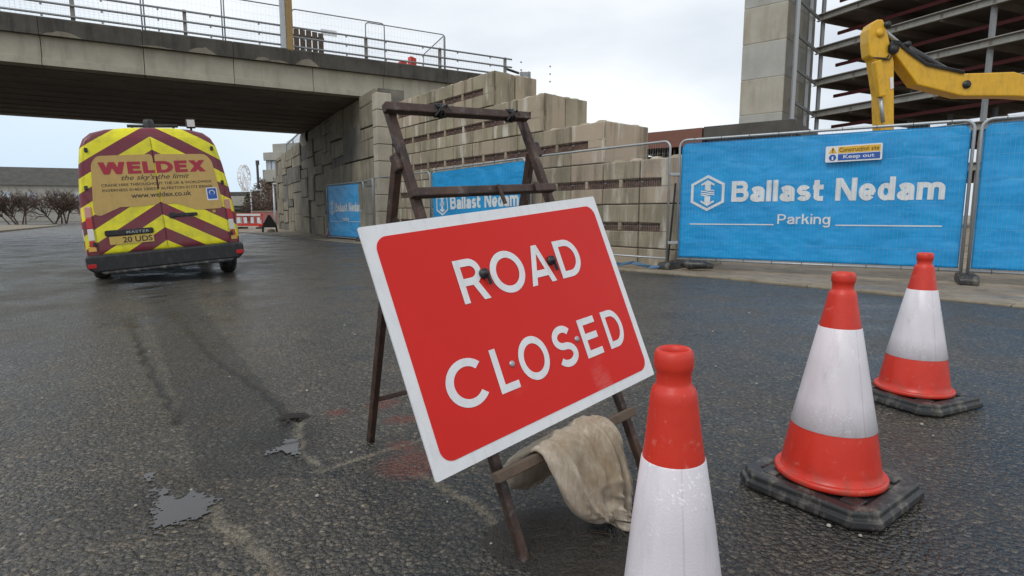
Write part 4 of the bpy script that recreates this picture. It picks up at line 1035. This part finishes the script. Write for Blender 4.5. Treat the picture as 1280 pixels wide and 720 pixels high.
m = MB(); m.box((0, 4, 2.6), (16, 7, 5.2)); m.build('wall', M_BRUT, hb)
m = MB(); m.prism([(.2, 5.2), (7.8, 5.2), (4, 8)], -8.2, 8.2, 'YZ'); m.build('roof', M_FELT, hb)
for k in range(5):
    m = MB(); m.box((-6 + k * 3, .48, 3.6), (1.1, .1, 1.3)); m.build('window', M_GLASS, hb)
# lattice mast past the bridge end
lm = empty('lattice_mast', V(656, 268, 60), 0, 'small dark lattice mast top showing above the block wall', 'mast'); lm.location.z = 0
m = MB()
for dx, dy in ((-.35, -.35), (.35, -.35), (.35, .35), (-.35, .35)): m.tube([(dx, dy, 0), (dx, dy, 15.1)], .05, 4)
for k in range(16):
    for a, b in (((-.35, -.35), (.35, -.35)), ((.35, -.35), (.35, .35))): m.tube([(*a, k * .93), (*b, k * .93 + .93)], .035, 3, False)
m.build('tower', M_GREY, lm)
m = MB(); m.box((0, 0, 14.7), (1.1, .7, .7)); m.build('aerial_head', M_GREY, lm)
# red and white barriers on the far road
def barrier(px, F, a, label):
    p = V(px, 268, F); o = empty('plastic_barrier', (p.x, p.y, 0), a, label, 'barrier', 'red barriers across the far road')
    m = MB(); m.box((0, 0, .93), (1.9, .06, .2)).box((0, 0, .28), (1.9, .06, .14))
    for k in range(9): m.box((-.88 + k * .22, 0, .55), (.06, .05, .55))
    m.build('frame', M_CONE, o, bevel=.01)
    m = MB(); m.box((0, -.038, .93), (1.6, .012, .14))
    for k in range(4): m.box((-.66 + k * .44, -.03, .58), (.2, .012, .38))
    m.build('white_board', M_WHITE, o)
    m = MB()
    for x in (-.7, .7): m.box((x, 0, .09), (.25, .6, .12))
    m.build('foot', M_RUB, o, bevel=.02)
barrier(292, 38.5, R(-8), 'red and white plastic barrier nearest the van'); barrier(311, 38.0, R(-4), 'red and white plastic barrier between the cones and the van')
barrier(276, 39, R(-8), 'red and white plastic barrier mostly hidden by the van')
# black backed triangular sign seen from behind
p = G(337.5, 290.5); o = empty('folding_sign', (p.x, p.y, 0), R(24), 'black back of a folding triangular road sign under the bridge', 'sign')
m = MB(); m.prism([(-.40, 0), (-.30, 0), (-.28, .26), (.28, .26), (.30, 0), (.40, 0), (.38, .32), (.05, .93), (-.05, .93), (-.38, .32)], -.012, .012, 'XZ'); m.build('plate', M_BLK, o)
m = MB(); m.bar((-.3, .03, .5), (-.34, .5, .01), .04); m.bar((.3, .03, .5), (.34, .5, .01), .04); m.build('stay', M_BLK, o)
m = MB(); m.lathe([(0, .16), (.07, .22), (.15, .18), (.2, .001)], 14); bg = m.build('ballast_bag', M_SACK); bg.location = (p.x - .04, p.y + .24, .003); tag(bg, 'small pale ballast bag under the black folding sign', 'sandbag')

# ------------------------------------------------------------------ traffic cones
def cone_master(slim=False):
    o = empty('traffic_cone', (0, 0, 0), 0, '', 'traffic cone', 'red and white traffic cones')
    def tf(z, r):
        if not slim: return z, r
        ks = ((0, 0), (.233, .20), (.575, .527), (.762, .722)); z2 = z
        for (a, b), (c, d) in zip(ks, ks[1:]):
            if a <= z <= c: z2 = b + (d - b) * (z - a) / (c - a)
        f = .90 if z > .70 else (.90 if z > .66 else (.83 if z > .575 else (.75 + .08 * max(0, (z - .33) / .245))))
        return z2, r * f
    L_ = lambda pr: [tf(*q) for q in pr]
    m = MB(); m.lathe(L_([(.56, .030), (.61, .024), (.70, .021), (.752, .024), (.758, .026), (.762, .030), (.758, .0345), (.748, .0368), (.736, .0372), (.728, .0355), (.724, .0330), (.706, .0328), (.702, .0342), (.696, .0400), (.688, .0430), (.676, .0448), (.60, .0595), (.575, .0645), (.57, .0650), (.238, .1305), (.232, .1318),
       (.18, .1410), (.10, .154), (.074, .1585), (.0715, .1625), (.074, .168), (.073, .173), (.068, .1765), (.060, .177), (.053, .1745), (.050, .16)]), 72)
    m.build('body', M_CONE, o)
    m = MB(); m.lathe(L_([(.577, .0641), (.5745, .0664), (.45, .0912), (.33, .1142), (.234, .1334), (.2325, .1318)]), 72); m.build('sleeve', M_REFL, o)
    m = MB(); q = .82 if slim else 1.0; A, Bc = .235 * q, .175 * q
    def octo(a, b): return [(a, b), (b, a), (-b, a), (-a, b), (-a, -b), (-b, -a), (b, -a), (a, -b)]
    RR = [octo(A - e, Bc - e * .55) for e in (.004, 0, .003, .014, .016, .022, .060, .068)]
    zz = (0.0, .006, .026, .029, .046, .051, .052, .043)
    rings = [[m.bm.verts.new((x, y, z)) for x, y in r] for r, z in zip(RR, zz)]
    for P_, Q_ in zip(rings, rings[1:]):
        for k in range(8): m.bm.faces.new((P_[k], P_[(k + 1) % 8], Q_[(k + 1) % 8], Q_[k]))
    m.bm.faces.new(rings[-1]); m.bm.faces.new(rings[0][::-1])
    bs = m.build('base', M_RUB, o, bevel=.006)
    for sx in (-1, 1):
        for sy in (-1, 1): m = MB(); m.box((sx * .135 * q, sy * .135 * q, .046), (.06, .06, .011)); m.build('pad', M_RUB, bs, bevel=.003)
    return o
cm = cone_master(); cs = cone_master(True)
cones = [((1.115, 1.925, .006), 36.9, 'whole red and white cone standing in the middle between the other two near cones'),
         ((.300, .97, .012), 20, 'closest red and white cone cut off by the lower picture edge'),
         ((2.09, 2.91, .006), 24, 'red and white cone at the right edge behind the others')]
for i, (l, a, lab) in enumerate(cones):
    o = cm if i == 0 else cs if i == 1 else copy_tree(cm); o.location = l; o.rotation_euler = (0, R(-2.0) if i == 1 else 0, R(a)); o['label'] = lab
for px, py, s, lab in ((413.5, 296, 1.05, 'small distant cone beside the far blue banner'), (326, 286, 1.0, 'distant cone just left of the black folding sign'), (330, 281, 1.0, 'distant cone at the end of the red barriers')):
    p = G(px, py); o = copy_tree(cm); o.location = (p.x, p.y, .005 if px < 400 else .023); o.scale = (s, s, s); o['label'] = lab; o['group'] = 'distant traffic cones'

# ------------------------------------------------------------------ road closed sign on its rusty frame
SR = Matrix(((.73462074, -.60315369, -.31070565), (.67033042, .71597767, .19502079), (.1048308, -.35154177, .93028431)))
SCN = Vector((.05364, 1.75902, .65808)); K = .905
SM = Matrix.Translation(SCN) @ SR.to_4x4() @ Matrix.Scale(K, 4)
def frame_empty(name, label, cat):
    o = bpy.data.objects.new(name, None); COL.objects.link(o); o.empty_display_size = .1
    o.matrix_world = SM; return tag(o, label, cat)
def to_local(p): return SR.transposed() @ ((Vector(p) - SCN) / K)
rs = frame_empty('road_sign', 'large red and white road closed sign hung on the rusty frame', 'road sign')
m = MB(); m.prism(rrect(-.527, -.377, .527, .377, .006, 3), -.002, .004, 'XZ'); m.build('plate', M_WHITE, rs)
m = MB(); m.prism(rrect(-.489, -.342, .497, .340, .042, 8), -.0034, -.0021, 'XZ'); m.build('red_panel', M_RED, rs)
fs_ = lambda x, z: (x, -.0046, z)
m = MB()
for ch, x0, x1 in (('R', -.249, -.140), ('O', -.114, .037), ('A', .051, .174), ('D', .207, .329)): put_strokes(m, ch, (x0, .083, x1, .226), fs_, .170)
m.build('lettering', M_WHITE, rs)
m = MB()
for ch, x0, x1 in (('C', -.408, -.250), ('L', -.219, -.138), ('O', -.113, .021), ('S', .053, .160), ('E', .199, .289), ('D', .332, .434)): put_strokes(m, ch, (x0, -.221, x1, -.077), fs_, .170)
m.build('lettering', M_WHITE, rs)
for x, z in ((-.143, .165), (.171, .158)):
    m = MB(); m.lathe([(-.026, .001), (-.026, .008), (-.018, .0085), (-.018, .017), (-.005, .0175)], 14, (x, 0, z), axis='Y'); m.bar((x + .003, -.02, z + .012), (x + .012, -.014, z - .04), .010, .006); m.build('fixing_bolt', M_BLK, rs)
for x, z in ((-.144, -.142), (.174, -.140)):
    m = MB(); m.lathe([(-.010, .001), (-.0095, .006), (-.007, .0105), (-.0035, .011)], 14, (x, 0, z), axis='Y'); m.build('rivet', M_GALV, rs)
fr = frame_empty('sign_frame', 'rusty steel A frame stand holding up the red sign', 'sign stand')
def legbar(p, q, name, w=.029, h=.030, mat=None): m = MB(); m.bar(p, q, w, h, up=(0, 1, 0)); return m.build(name, mat or M_RUST, fr, bevel=.004)
legbar((-.256, .062, .790), (-.285, .062, -.742), 'front_leg'); legbar((.336, .062, .750), (.360, .062, -.812), 'front_leg')
tb = legbar((-.296, .024, .768), (.332, .024, .738), 'top_bar', .030, .033)
legbar((-.300, .024, .472), (.346, .024, .439), 'cross_bar', .030, .033); legbar((-.322, .020, -.449), (.362, .020, -.470), 'cross_bar', .032, .030, M_WOOD)
bl, brr = to_local((-.603, 2.351, .0)), to_local((-.085, 2.79, .0))
hl, hr = Vector((-.268, .098, .60)), Vector((.366, .098, .62))
legbar(hl, bl, 'back_leg', .029, .030); legbar(hr, brr, 'back_leg', .029, .030)
a, b = hl.lerp(bl, .80), hr.lerp(brr, .80); legbar(a, b, 'brace', .022, .022)
for q in (hl, hr):
    m = MB(); m.box((q.x, .078, q.z), (.045, .04, .06)); m.build('hinge_plate', M_RUST, fr, bevel=.006)
def wrap(x, z0):
    m = MB(); pts = []
    for k in range(26): t = 2 * math.pi * k / 9; pts.append((x + .015 * math.sin(k * 1.1) + k * .0010, .023 - .0215 * math.sin(t), z0 + .022 * math.cos(t)))
    pts += [(x + .040, .0, z0 + .010), (x + .046, -.002, z0 - .012)]
    m.tube(pts, .0042, 5); return m
for x, z in ((-.10, .759), (.225, .743)): wrap(x, z).build('tie_wire', M_BLK, fr)
m = MB(); m.bar((.046, -.002, .466), (.050, -.004, .392), .014, .010, up=(0, 1, 0)); m.build('hook', M_RUST, fr, bevel=.003)
m = MB(); m.bar((.236, -.001, .462), (.232, -.001, .424), .020, .010, up=(0, 1, 0)); m.build('hook', M_RUST, fr, bevel=.003)

# ------------------------------------------------------------------ sandbag draped over the lower bar
def sandbag():
    A = SM @ Vector((-.338, .020, -.452)); B = SM @ Vector((.372, .020, -.474)); bd = (B - A); BL = bd.length; bd.normalize()
    fwd = Vector((bd.y, -bd.x, 0)).normalized()     # towards the camera
    o = empty('sandbag', (0, 0, 0), 0, 'dirty beige woven sandbag slung over the lower bar of the sign stand', 'sandbag')
    org = A + bd * (BL * .485); o.location = (org.x, org.y, 0)
    zt = org.z
    # path: (forward distance, height, shift along bar, half width, half thickness)
    K_ = [(-.150, .070, .00, .030, .016), (-.160, .095, .00, .090, .034), (-.148, .140, -.005, .125, .042), (-.105, zt - .055, -.010, .140, .034), (-.05, zt + .004, -.012, .142, .020), (0, zt + .031, -.008, .142, .015),
          (.046, zt + .008, .0, .140, .019), (.072, zt - .060, .008, .132, .026), (.084, .155, .018, .122, .032), (.092, .105, .030, .108, .036), (.098, .066, .042, .080, .036), (.104, .038, .052, .046, .026), (.109, .026, .060, .018, .014),
          (.124, .022, .074, .022, .012), (.156, .016, .090, .030, .007), (.176, .012, .096, .024, .004)]
    NV, NU = 130, 120; rows = []
    def interp(t):
        x = t * (len(K_) - 1); i = min(int(x), len(K_) - 2); f = x - i
        P = [K_[max(0, min(len(K_) - 1, i + d))] for d in (-1, 0, 1, 2)]
        return [.5 * (2 * b + (c - a) * f + (2 * a - 5 * b + 4 * c - d) * f * f + (3 * b - a - 3 * c + d) * f ** 3) for a, b, c, d in zip(*P)]
    up = Vector((0, 0, 1)); m = MB()
    for j in range(NV + 1):
        t = j / NV; c = interp(t); c1 = interp(min(1, t + .01)); c0 = interp(max(0, t - .01))
        tan = (fwd * (c1[0] - c0[0]) + up * (c1[1] - c0[1])).normalized(); nrm = bd.cross(tan); nrm = -nrm
        ctr = fwd * c[0] + up * (c[1] + bd.z * c[2]) + bd * c[2]
        row = []
        for i in range(NU):
            a = 2 * math.pi * i / NU; ca, sa = math.cos(a), math.sin(a)
            u = math.copysign(abs(ca) ** .8, ca) * c[3]; th = math.copysign(abs(sa) ** .75, sa) * c[4]
            fold = 0.0
            if c[3] > .03:
                un = u / c[3]; k = min(1, max(0, (t - .29) / .12)) * min(1, max(.0, (.86 - t) / .08))
                # long folds that run from the bar to the tied neck
                tb = min(1, max(0, (t - .33) / .45))
                for ua, ub, amp, wdt in ((.30, .02, .060, .34), (.44, .62, .040, .24), (-.36, -.30, .022, .22), (-.74, -.6, .020, .22), (.78, .84, .018, .14), (.02, -.1, .020, .12)):
                    d = un - (ua + (ub - ua) * tb) - .05 * math.sin(t * 11 + ua * 9); e = wdt * (1.1 - .4 * tb)
                    fold += amp * (math.exp(-d / e) if d > 0 else math.exp(d / (e * .10))) * k
                fold += .016 * noise.noise((u * 16 + 3, t * 9, 1.)) + .011 * (abs(noise.noise((u * 26 + t * 5, t * 10, 5.))) - .2) + .003 * noise.noise((u * 70, t * 50, 9.))
            else: fold = .006 * math.sin(a * 7 + t * 20)
            p = ctr + bd * (u + .006 * noise.noise((t * 14, u * 10, 4.))) + nrm * (th + (fold if sa > -.2 else -fold * .5) * (1 if c[4] > .01 else .4))
            p.z = max(p.z, .012)
            row.append(m.bm.verts.new(p))
        rows.append(row)
    for P_, Q_ in zip(rows, rows[1:]):
        for i in range(NU):
            f = m.bm.faces.new((P_[i], P_[(i + 1) % NU], Q_[(i + 1) % NU], Q_[i])); f.smooth = True
    m.bm.faces.new(rows[0][::-1]); m.bm.faces.new(rows[-1])
    m.build('sack', M_SACK, o)
    # loose flap and frayed ends at the neck
    m = MB(); n0 = fwd * .108 + bd * .060 + up * .030
    def flap(pts, w):
        prev = None
        for k, p in enumerate(pts):
            wv = w * (.35 + .65 * math.sin(math.pi * min(1, (k + .6) / len(pts))))
            q = (m.bm.verts.new(p - up * wv * .5 - fwd * wv * .3), m.bm.verts.new(p + fwd * .010), m.bm.verts.new(p + up * wv * .5 + fwd * wv * .2))
            if prev:
                for a, b in ((0, 1), (1, 2)): m.bm.faces.new((prev[a], prev[b], q[b], q[a])).smooth = True
            prev = q
    flap([n0 + bd * d + up * h + fwd * f for d, h, f in ((0, 0, 0), (.02, .018, .0), (.045, .022, -.012), (.075, .018, -.02), (.10, .022, -.03))], .045)
    flap([n0 + bd * d + up * h + fwd * f for d, h, f in ((.0, .03, 0), (.02, .042, -.01), (.05, .043, -.025), (.085, .038, -.035), (.11, .034, -.05))], .03)
    m.build('loose_flap', M_SACK, o, solid=.003, sub=2)
    m = MB(); rnd = random.Random(2)
    for k in range(34):
        p = n0 + Vector((rnd.gauss(0, .006), rnd.gauss(0, .006), rnd.gauss(0, .005))); d = fwd * rnd.uniform(.01, .07) + bd * rnd.uniform(-.05, .03)
        q = p + d; q.z = .012; r = q + d * .5 + Vector((rnd.gauss(0, .02), rnd.gauss(0, .02), 0)); r.z = .010; m.tube([p, p.lerp(q, .5) + up * .006, q, r], .0011, 3, False)
    m.build('neck_string', M_BLK, o)
sandbag()
# wet mud and plant litter under the bag
m = MB(); rnd = random.Random(5); cx, cy = .20, 1.60; n = 40; ring = []
NR = 14
rows = []
for j in range(NR + 1):
    row = []
    for i in range(n):
        a = 2 * math.pi * i / n; rr = (j / NR) * (1 + .22 * noise.noise((math.cos(a) * 2, math.sin(a) * 2, 8.)))
        x, y = cx + rr * .30 * math.cos(a), cy + rr * .20 * math.sin(a)
        row.append(m.bm.verts.new((x, y, .004 + .012 * (1 - (j / NR) ** 2) * (.6 + .9 * abs(noise.noise((x * 30, y * 30, 1.)))) - (.012 if j == NR else 0))))
    rows.append(row)
for P_, Q_ in zip(rows, rows[1:]):
    for i in range(n):
        m.bm.faces.new((P_[i], P_[(i + 1) % n], Q_[(i + 1) % n], Q_[i])).smooth = True
tag(m.build('mud', M_MUD), 'dark wet mud with plant litter below the hanging sandbag', 'mud', kind='stuff')
m = MB()
for k in range(110):
    a = rnd.uniform(0, 6.28); rr = math.sqrt(rnd.random()); x, y = cx + .05 + rr * .30 * math.cos(a), cy - .03 + rr * .19 * math.sin(a)
    d = Vector((rnd.gauss(0, 1), rnd.gauss(0, 1), 0)).normalized() * rnd.uniform(.01, .06); p = Vector((x, y, .017 + rnd.uniform(0, .008)))
    m.tube([p - d, p + Vector((0, 0, .004)) + Vector((-d.y, d.x, 0)) * .2, p + d], .0008, 3, False)
tag(m.build('plant_litter', paint('dead stalks', (.05, .036, .024), .8, .4)), 'thin dead stalks scattered on the mud below the sandbag', 'litter', kind='stuff')
m = MB()
for k in range(70):
    x, y = rnd.uniform(-2.6, 2.4), rnd.uniform(1.3, 6.5); s = rnd.uniform(.003, .009)
    m.lathe([(0, s), (s * .5, s * .9), (s * .9, s * .3), (s * .95, .0005)], 6, (x, y, .004))
tag(m.build('loose_grit', concrete('pale grit', (.42, .39, .34), .7, .1)), 'pale loose grit scattered over the road', 'grit', kind='stuff')

# ------------------------------------------------------------------ van
VH = R(34.0)
vn = empty('works_van', (-4.94, 8.36, 0), VH, 'works van with yellow and maroon chevron rear doors', 'van')
ROLL = R(4.4)
def vrot(o): o.rotation_euler = (0, -ROLL, 0); o.location = (0, 0, 0); return o
LEAN = .062
def lean(z): return LEAN * max(0, z - .5) + (max(0, z - 2.0) ** 2) * 1.4
PROF = [(.90, .30), (.955, .36), (.965, .6), (.955, .95), (.93, 1.3), (.885, 1.65), (.835, 1.92), (.78, 2.04), (.69, 2.12), (.52, 2.17), (.28, 2.195), (0.0, 2.20)]
def hw(z):
    for (a, b), (c, d) in zip(PROF, PROF[1:]):
        if b <= z <= d: return a + (c - a) * (z - b) / (d - b)
    return PROF[0][0]
def van_body():
    m = MB(); st = [(0.0, .955, 1), (.015, .978, 1), (.05, .993, 1), (.12, 1, 1), (.45, 1, 1), (1.5, 1.01, 1), (3.3, 1.01, 1), (3.7, 1.0, 1), (4.3, .985, .80), (4.45, .97, .58), (4.85, .95, .50), (5.1, .86, .42)]
    rows = []
    for y, s, hs in st:
        full = []
        for sg in (-1, 1):
            pr = PROF if sg == 1 else PROF[-2::-1]
            if sg == 1: pr = PROF
        seq = [(-x, z) for x, z in PROF] + [(x, z) for x, z in PROF[-2::-1]]
        row = []
        for x, z in seq:
            zz = 1.2 + (z - 1.2) * s if y < .1 else z
            if hs < 1: zz = .3 + (z - .3) * hs
            row.append(m.bm.verts.new((x * s, y + (lean(z) if y < 2 else 0), zz)))
        rows.append(row)
    for P_, Q_ in zip(rows, rows[1:]):
        for k in range(len(P_) - 1): m.bm.faces.new((P_[k], P_[k + 1], Q_[k + 1], Q_[k])).smooth = True
        m.bm.faces.new((P_[-1], P_[0], Q_[0], Q_[-1]))
    for row in (rows[0], rows[-1]):
        n = len(row)
        for k in range(n // 2):
            q = [row[k], row[k + 1], row[n - 2 - k], row[n - 1 - k]]
            q = list(dict.fromkeys(q))
            if len(q) > 2: m.bm.faces.new(q)
    return m
vrot(van_body().build('body', M_CHEV, vn))
def vp(off): return lambda x, z: (x, lean(z) - off, z)
for sg in (1, -1):
    m = MB(); rows = []
    zs = [.485 + (2.06 - .485) * k / 24 for k in range(25)]
    for z in zs:
        x1 = min(hw(z) * .945 - .025, (.815 if z < 1.15 else .815 + min(.045, (z - 1.15) * .4)) - max(0, z - 1.95) * 1.2); x0 = .006
        f = vp(.016); rows.append([m.bm.verts.new(f(sg * (x0 + (x1 - x0) * k / 10), z)) for k in range(11)])
    for P_, Q_ in zip(rows, rows[1:]):
        for k in range(10): m.bm.faces.new((P_[k], P_[k + 1], Q_[k + 1], Q_[k])).smooth = True
    d = vrot(m.build('rear_door', M_CHEV, vn, solid=.014, bevel=.006))
    if sg == 1: rdoor = d
    else: ldoor = d
    # tail lamp
    m = MB(); mi = 0
    for z0, z1, mm in ((.52, .585, 2), (.587, .67, 0), (.672, .83, 1), (.832, .98, 0), (.982, 1.13, 3)):
        q = [(hw(z) * k, y + lean(z), z) for z in (z0, z1) for k, y in ((.872, -.022), (.965, .004), (1.008, .09), (.93, .12))]
        vs = [m.bm.verts.new((sg * x, y, z)) for x, y, z in q]
        for a in range(4): m.bm.faces.new((vs[a], vs[(a + 1) % 4], vs[4 + (a + 1) % 4], vs[4 + a])).material_index = mm
        m.bm.faces.new(vs[:4]).material_index = mm; m.bm.faces.new(vs[4:]).material_index = mm
    vrot(m.build('tail_lamp', [M_TAILR, M_TAILW, M_AMB, M_PINKL], vn, bevel=.006))
def rel(o, par): o.parent = par; return o
# handle
m = MB(); f = vp(.030); m.prism(rrect(.10, .915, .44, .965, .02), -.035, -.012, 'XZ'); m.prism(rrect(.07, .90, .16, .985, .03), -.03, -.008, 'XZ')
bmesh.ops.translate(m.bm, vec=(0, lean(.94), 0), verts=m.bm.verts[:]); m.build('handle', M_BLK, rdoor, bevel=.008)
m = MB(); m.lathe([(0, .028), (.012, .028), (.012, .001)], 16, (.66, lean(.97) - .03, .97), axis='Y'); m.build('lock', M_TAN, rdoor)
m = MB(); m.prism(rrect(-.72, .715, -.145, .795, .025), -.045, -.008, 'XZ'); bmesh.ops.translate(m.bm, vec=(0, lean(.75), 0), verts=m.bm.verts[:]); gn = m.build('plate_garnish', M_BLK, ldoor, bevel=.01)
m = MB(); put_text(m, 'MASTER', (-.47, .735, -.20, .772), lambda x, z: (x, lean(.75) - .0475, z), .01, 1.15); m.build('badge_lettering', M_GALV, gn)
m = MB(); m.prism(rrect(-.68, .595, -.155, .705, .01), -.030, -.012, 'XZ'); bmesh.ops.translate(m.bm, vec=(0, lean(.65), 0), verts=m.bm.verts[:]); pl = m.build('number_plate', M_PLAT, ldoor)
m = MB(); put_text(m, '20 UDS', (-.525, .613, -.175, .69), lambda x, z: (x, lean(.65) - .032, z), .012); m.build('plate_lettering', M_INK, pl)
# tan film over the rear windows
def film(poly, off, name, mat, par, th=.004):
    m = MB(); f = vp(off); A = [f(*p) for p in poly]; f2 = vp(off - th); B = [f2(*p) for p in poly]
    n = len(poly); va = [m.bm.verts.new(p) for p in A]; vb = [m.bm.verts.new(p) for p in B]
    m.bm.faces.new(va); m.bm.faces.new(vb[::-1])
    for k in range(n): m.bm.faces.new((va[k], vb[k], vb[(k + 1) % n], va[(k + 1) % n]))
    return m.build(name, mat, par)
def curve_poly(pts, n=5):
    out = []; N_ = len(pts)
    for i in range(N_):
        p0, p1, p2 = Vector(pts[i - 1]), Vector(pts[i]), Vector(pts[(i + 1) % N_])
        a = p1 + (p0 - p1).normalized() * min(.05, (p0 - p1).length * .45); b = p1 + (p2 - p1).normalized() * min(.05, (p2 - p1).length * .45)
        for k in range(n): t = k / (n - 1); q = a * (1 - t) ** 2 + p1 * 2 * t * (1 - t) + b * t * t; out.append((q.x, q.y))
    return out
RF = curve_poly([(.012, 1.815), (.66, 1.80), (.735, 1.70), (.80, 1.06), (.77, 1.0), (.44, 1.0), (.22, 1.10), (.012, 1.115)])
gl = film([(x, z) for x, z in RF], .0205, 'window_film', M_TAN, rdoor); gl2 = film([(-x, max(z, 1.10) if x < .5 else z) for x, z in RF][::-1], .0205, 'window_film', M_TAN, ldoor)
tx = vp(.0225)
wl = MB(); put_strokes(wl, 'WELDEX', (-.66, 1.55, .64, 1.715), tx, .25, .09); vrot(wl.build('name_lettering', M_MAR, vn))
wl = MB(); put_text(wl, "the sky's the limit", (-.42, 1.445, .41, 1.535), tx, .0, 1.0, .35); vrot(wl.build('slogan_lettering', M_INK, vn))
wl = MB(); put_text(wl, 'CRANE HIRE THROUGHOUT THE UK & WORLDWIDE', (-.66, 1.385, .69, 1.422), tx, .006); vrot(wl.build('service_lettering', M_INK, vn)); wl = MB(); put_text(wl, 'INVERNESS 01463 230033  ALFRETON 01773 830600', (-.66, 1.315, .69, 1.352), tx, .006); vrot(wl.build('contact_lettering', M_INK, vn))
wl = MB(); put_text(wl, 'www.weldex.co.uk', (-.34, 1.215, .40, 1.285), tx, .01); vrot(wl.build('web_lettering', M_INK, vn))
bd_ = film(rrect(.60, 1.125, .745, 1.31, .008), .0225, 'sticker', M_WHITE, gl); b2_ = film(rrect(.612, 1.145, .733, 1.30, .005), .0240, 'sticker_panel', M_BLUE2, gl)
m = MB(); m.lathe([(0, .028), (.002, .036), (0.0, .040)], 20, (.672, lean(1.235) - .026, 1.235), axis='Y'); m.build('sticker_ring', M_LET, gl)
for sg, dr in ((1, rdoor), (-1, ldoor)):
    for z in (.62, 1.38, 1.88):
        m = MB(); xx = sg * (min(hw(z) * .945 - .025, .86) - .01); m.box((xx, lean(z) - .026, z), (.04, .016, .06)); m.build('hinge', M_BLK, dr, bevel=.006)
# door outline seam, bumper, wheels, roof lamps
m = MB(); m.prism([(-.90, .23), (.90, .23), (.985, .30), (.985, .46), (.94, .475), (-.94, .475), (-.985, .46), (-.985, .30)], -.075, .25, 'XZ'); vrot(m.build('bumper', M_BLK, vn, bevel=.03))
m = MB(); m.prism([(-.80, .20), (.80, .20), (.84, .245), (-.84, .245)], -.12, .1, 'XZ'); vrot(m.build('step', M_RUB, vn, bevel=.015))
m = MB()
for sg in (-1, 1): m.box((sg * .92, -.082, .33), (.10, .02, .06))
vrot(m.build('bumper_reflector', M_TAILR, vn, bevel=.006))
for y in (.98, 4.15):
    for sg in (-1, 1):
        w = empty('wheel', (sg * .86, y, .335)); w.parent = vn
        m = MB(); m.lathe([(-.10, .20), (-.105, .29), (-.085, .325), (-.04, .335), (.04, .335), (.085, .325), (.105, .29), (.10, .20), (-.10, .20)], 36, axis='X'); m.build('tyre', M_RUB, w)
        m = MB(); m.lathe([(-.09, .201), (-.03, .19), (-.03, .001)], 24, axis='X'); m.lathe([(.09, .201), (.03, .19), (.03, .001)], 24, axis='X'); m.build('rim', M_RIM, w)
m = MB(); m.box((0, 2.5, .28), (1.55, 4.6, .12)); m.build('chassis', M_DARK, vn)
m = MB(); m.lathe([(2.19, .075), (2.30, .07), (2.335, .055), (2.345, .001)], 20, (.03, .45, 0)); vrot(m.build('beacon', M_BLK, vn))
m = MB(); m.tube([(-.24, .45, 2.245), (.40, .45, 2.245)], .022, 8); m.box((-.18, .45, 2.20), (.03, .03, .08)).box((.34, .45, 2.20), (.03, .03, .08)); vrot(m.build('lamp_bar', M_BLK, vn))
m = MB(); m.box((.56, .32, 2.265), (.12, .08, .13)).box((.56, .34, 2.18), (.03, .03, .08)); wk = vrot(m.build('work_lamp', M_BLK, vn, bevel=.01))
m = MB(); m.box((.56, .277, 2.268), (.10, .006, .10)); m.build('lens', M_TAILW, wk)
for sg in (-1, 1):
    m = MB(); m.prism([(3.35, 1.15), (4.15, 1.15), (3.9, 1.75), (3.4, 1.8)], sg * .955, sg * .90, 'YZ'); m.build('side_window', M_GLASS, vn)
print('objects', len(bpy.data.objects))
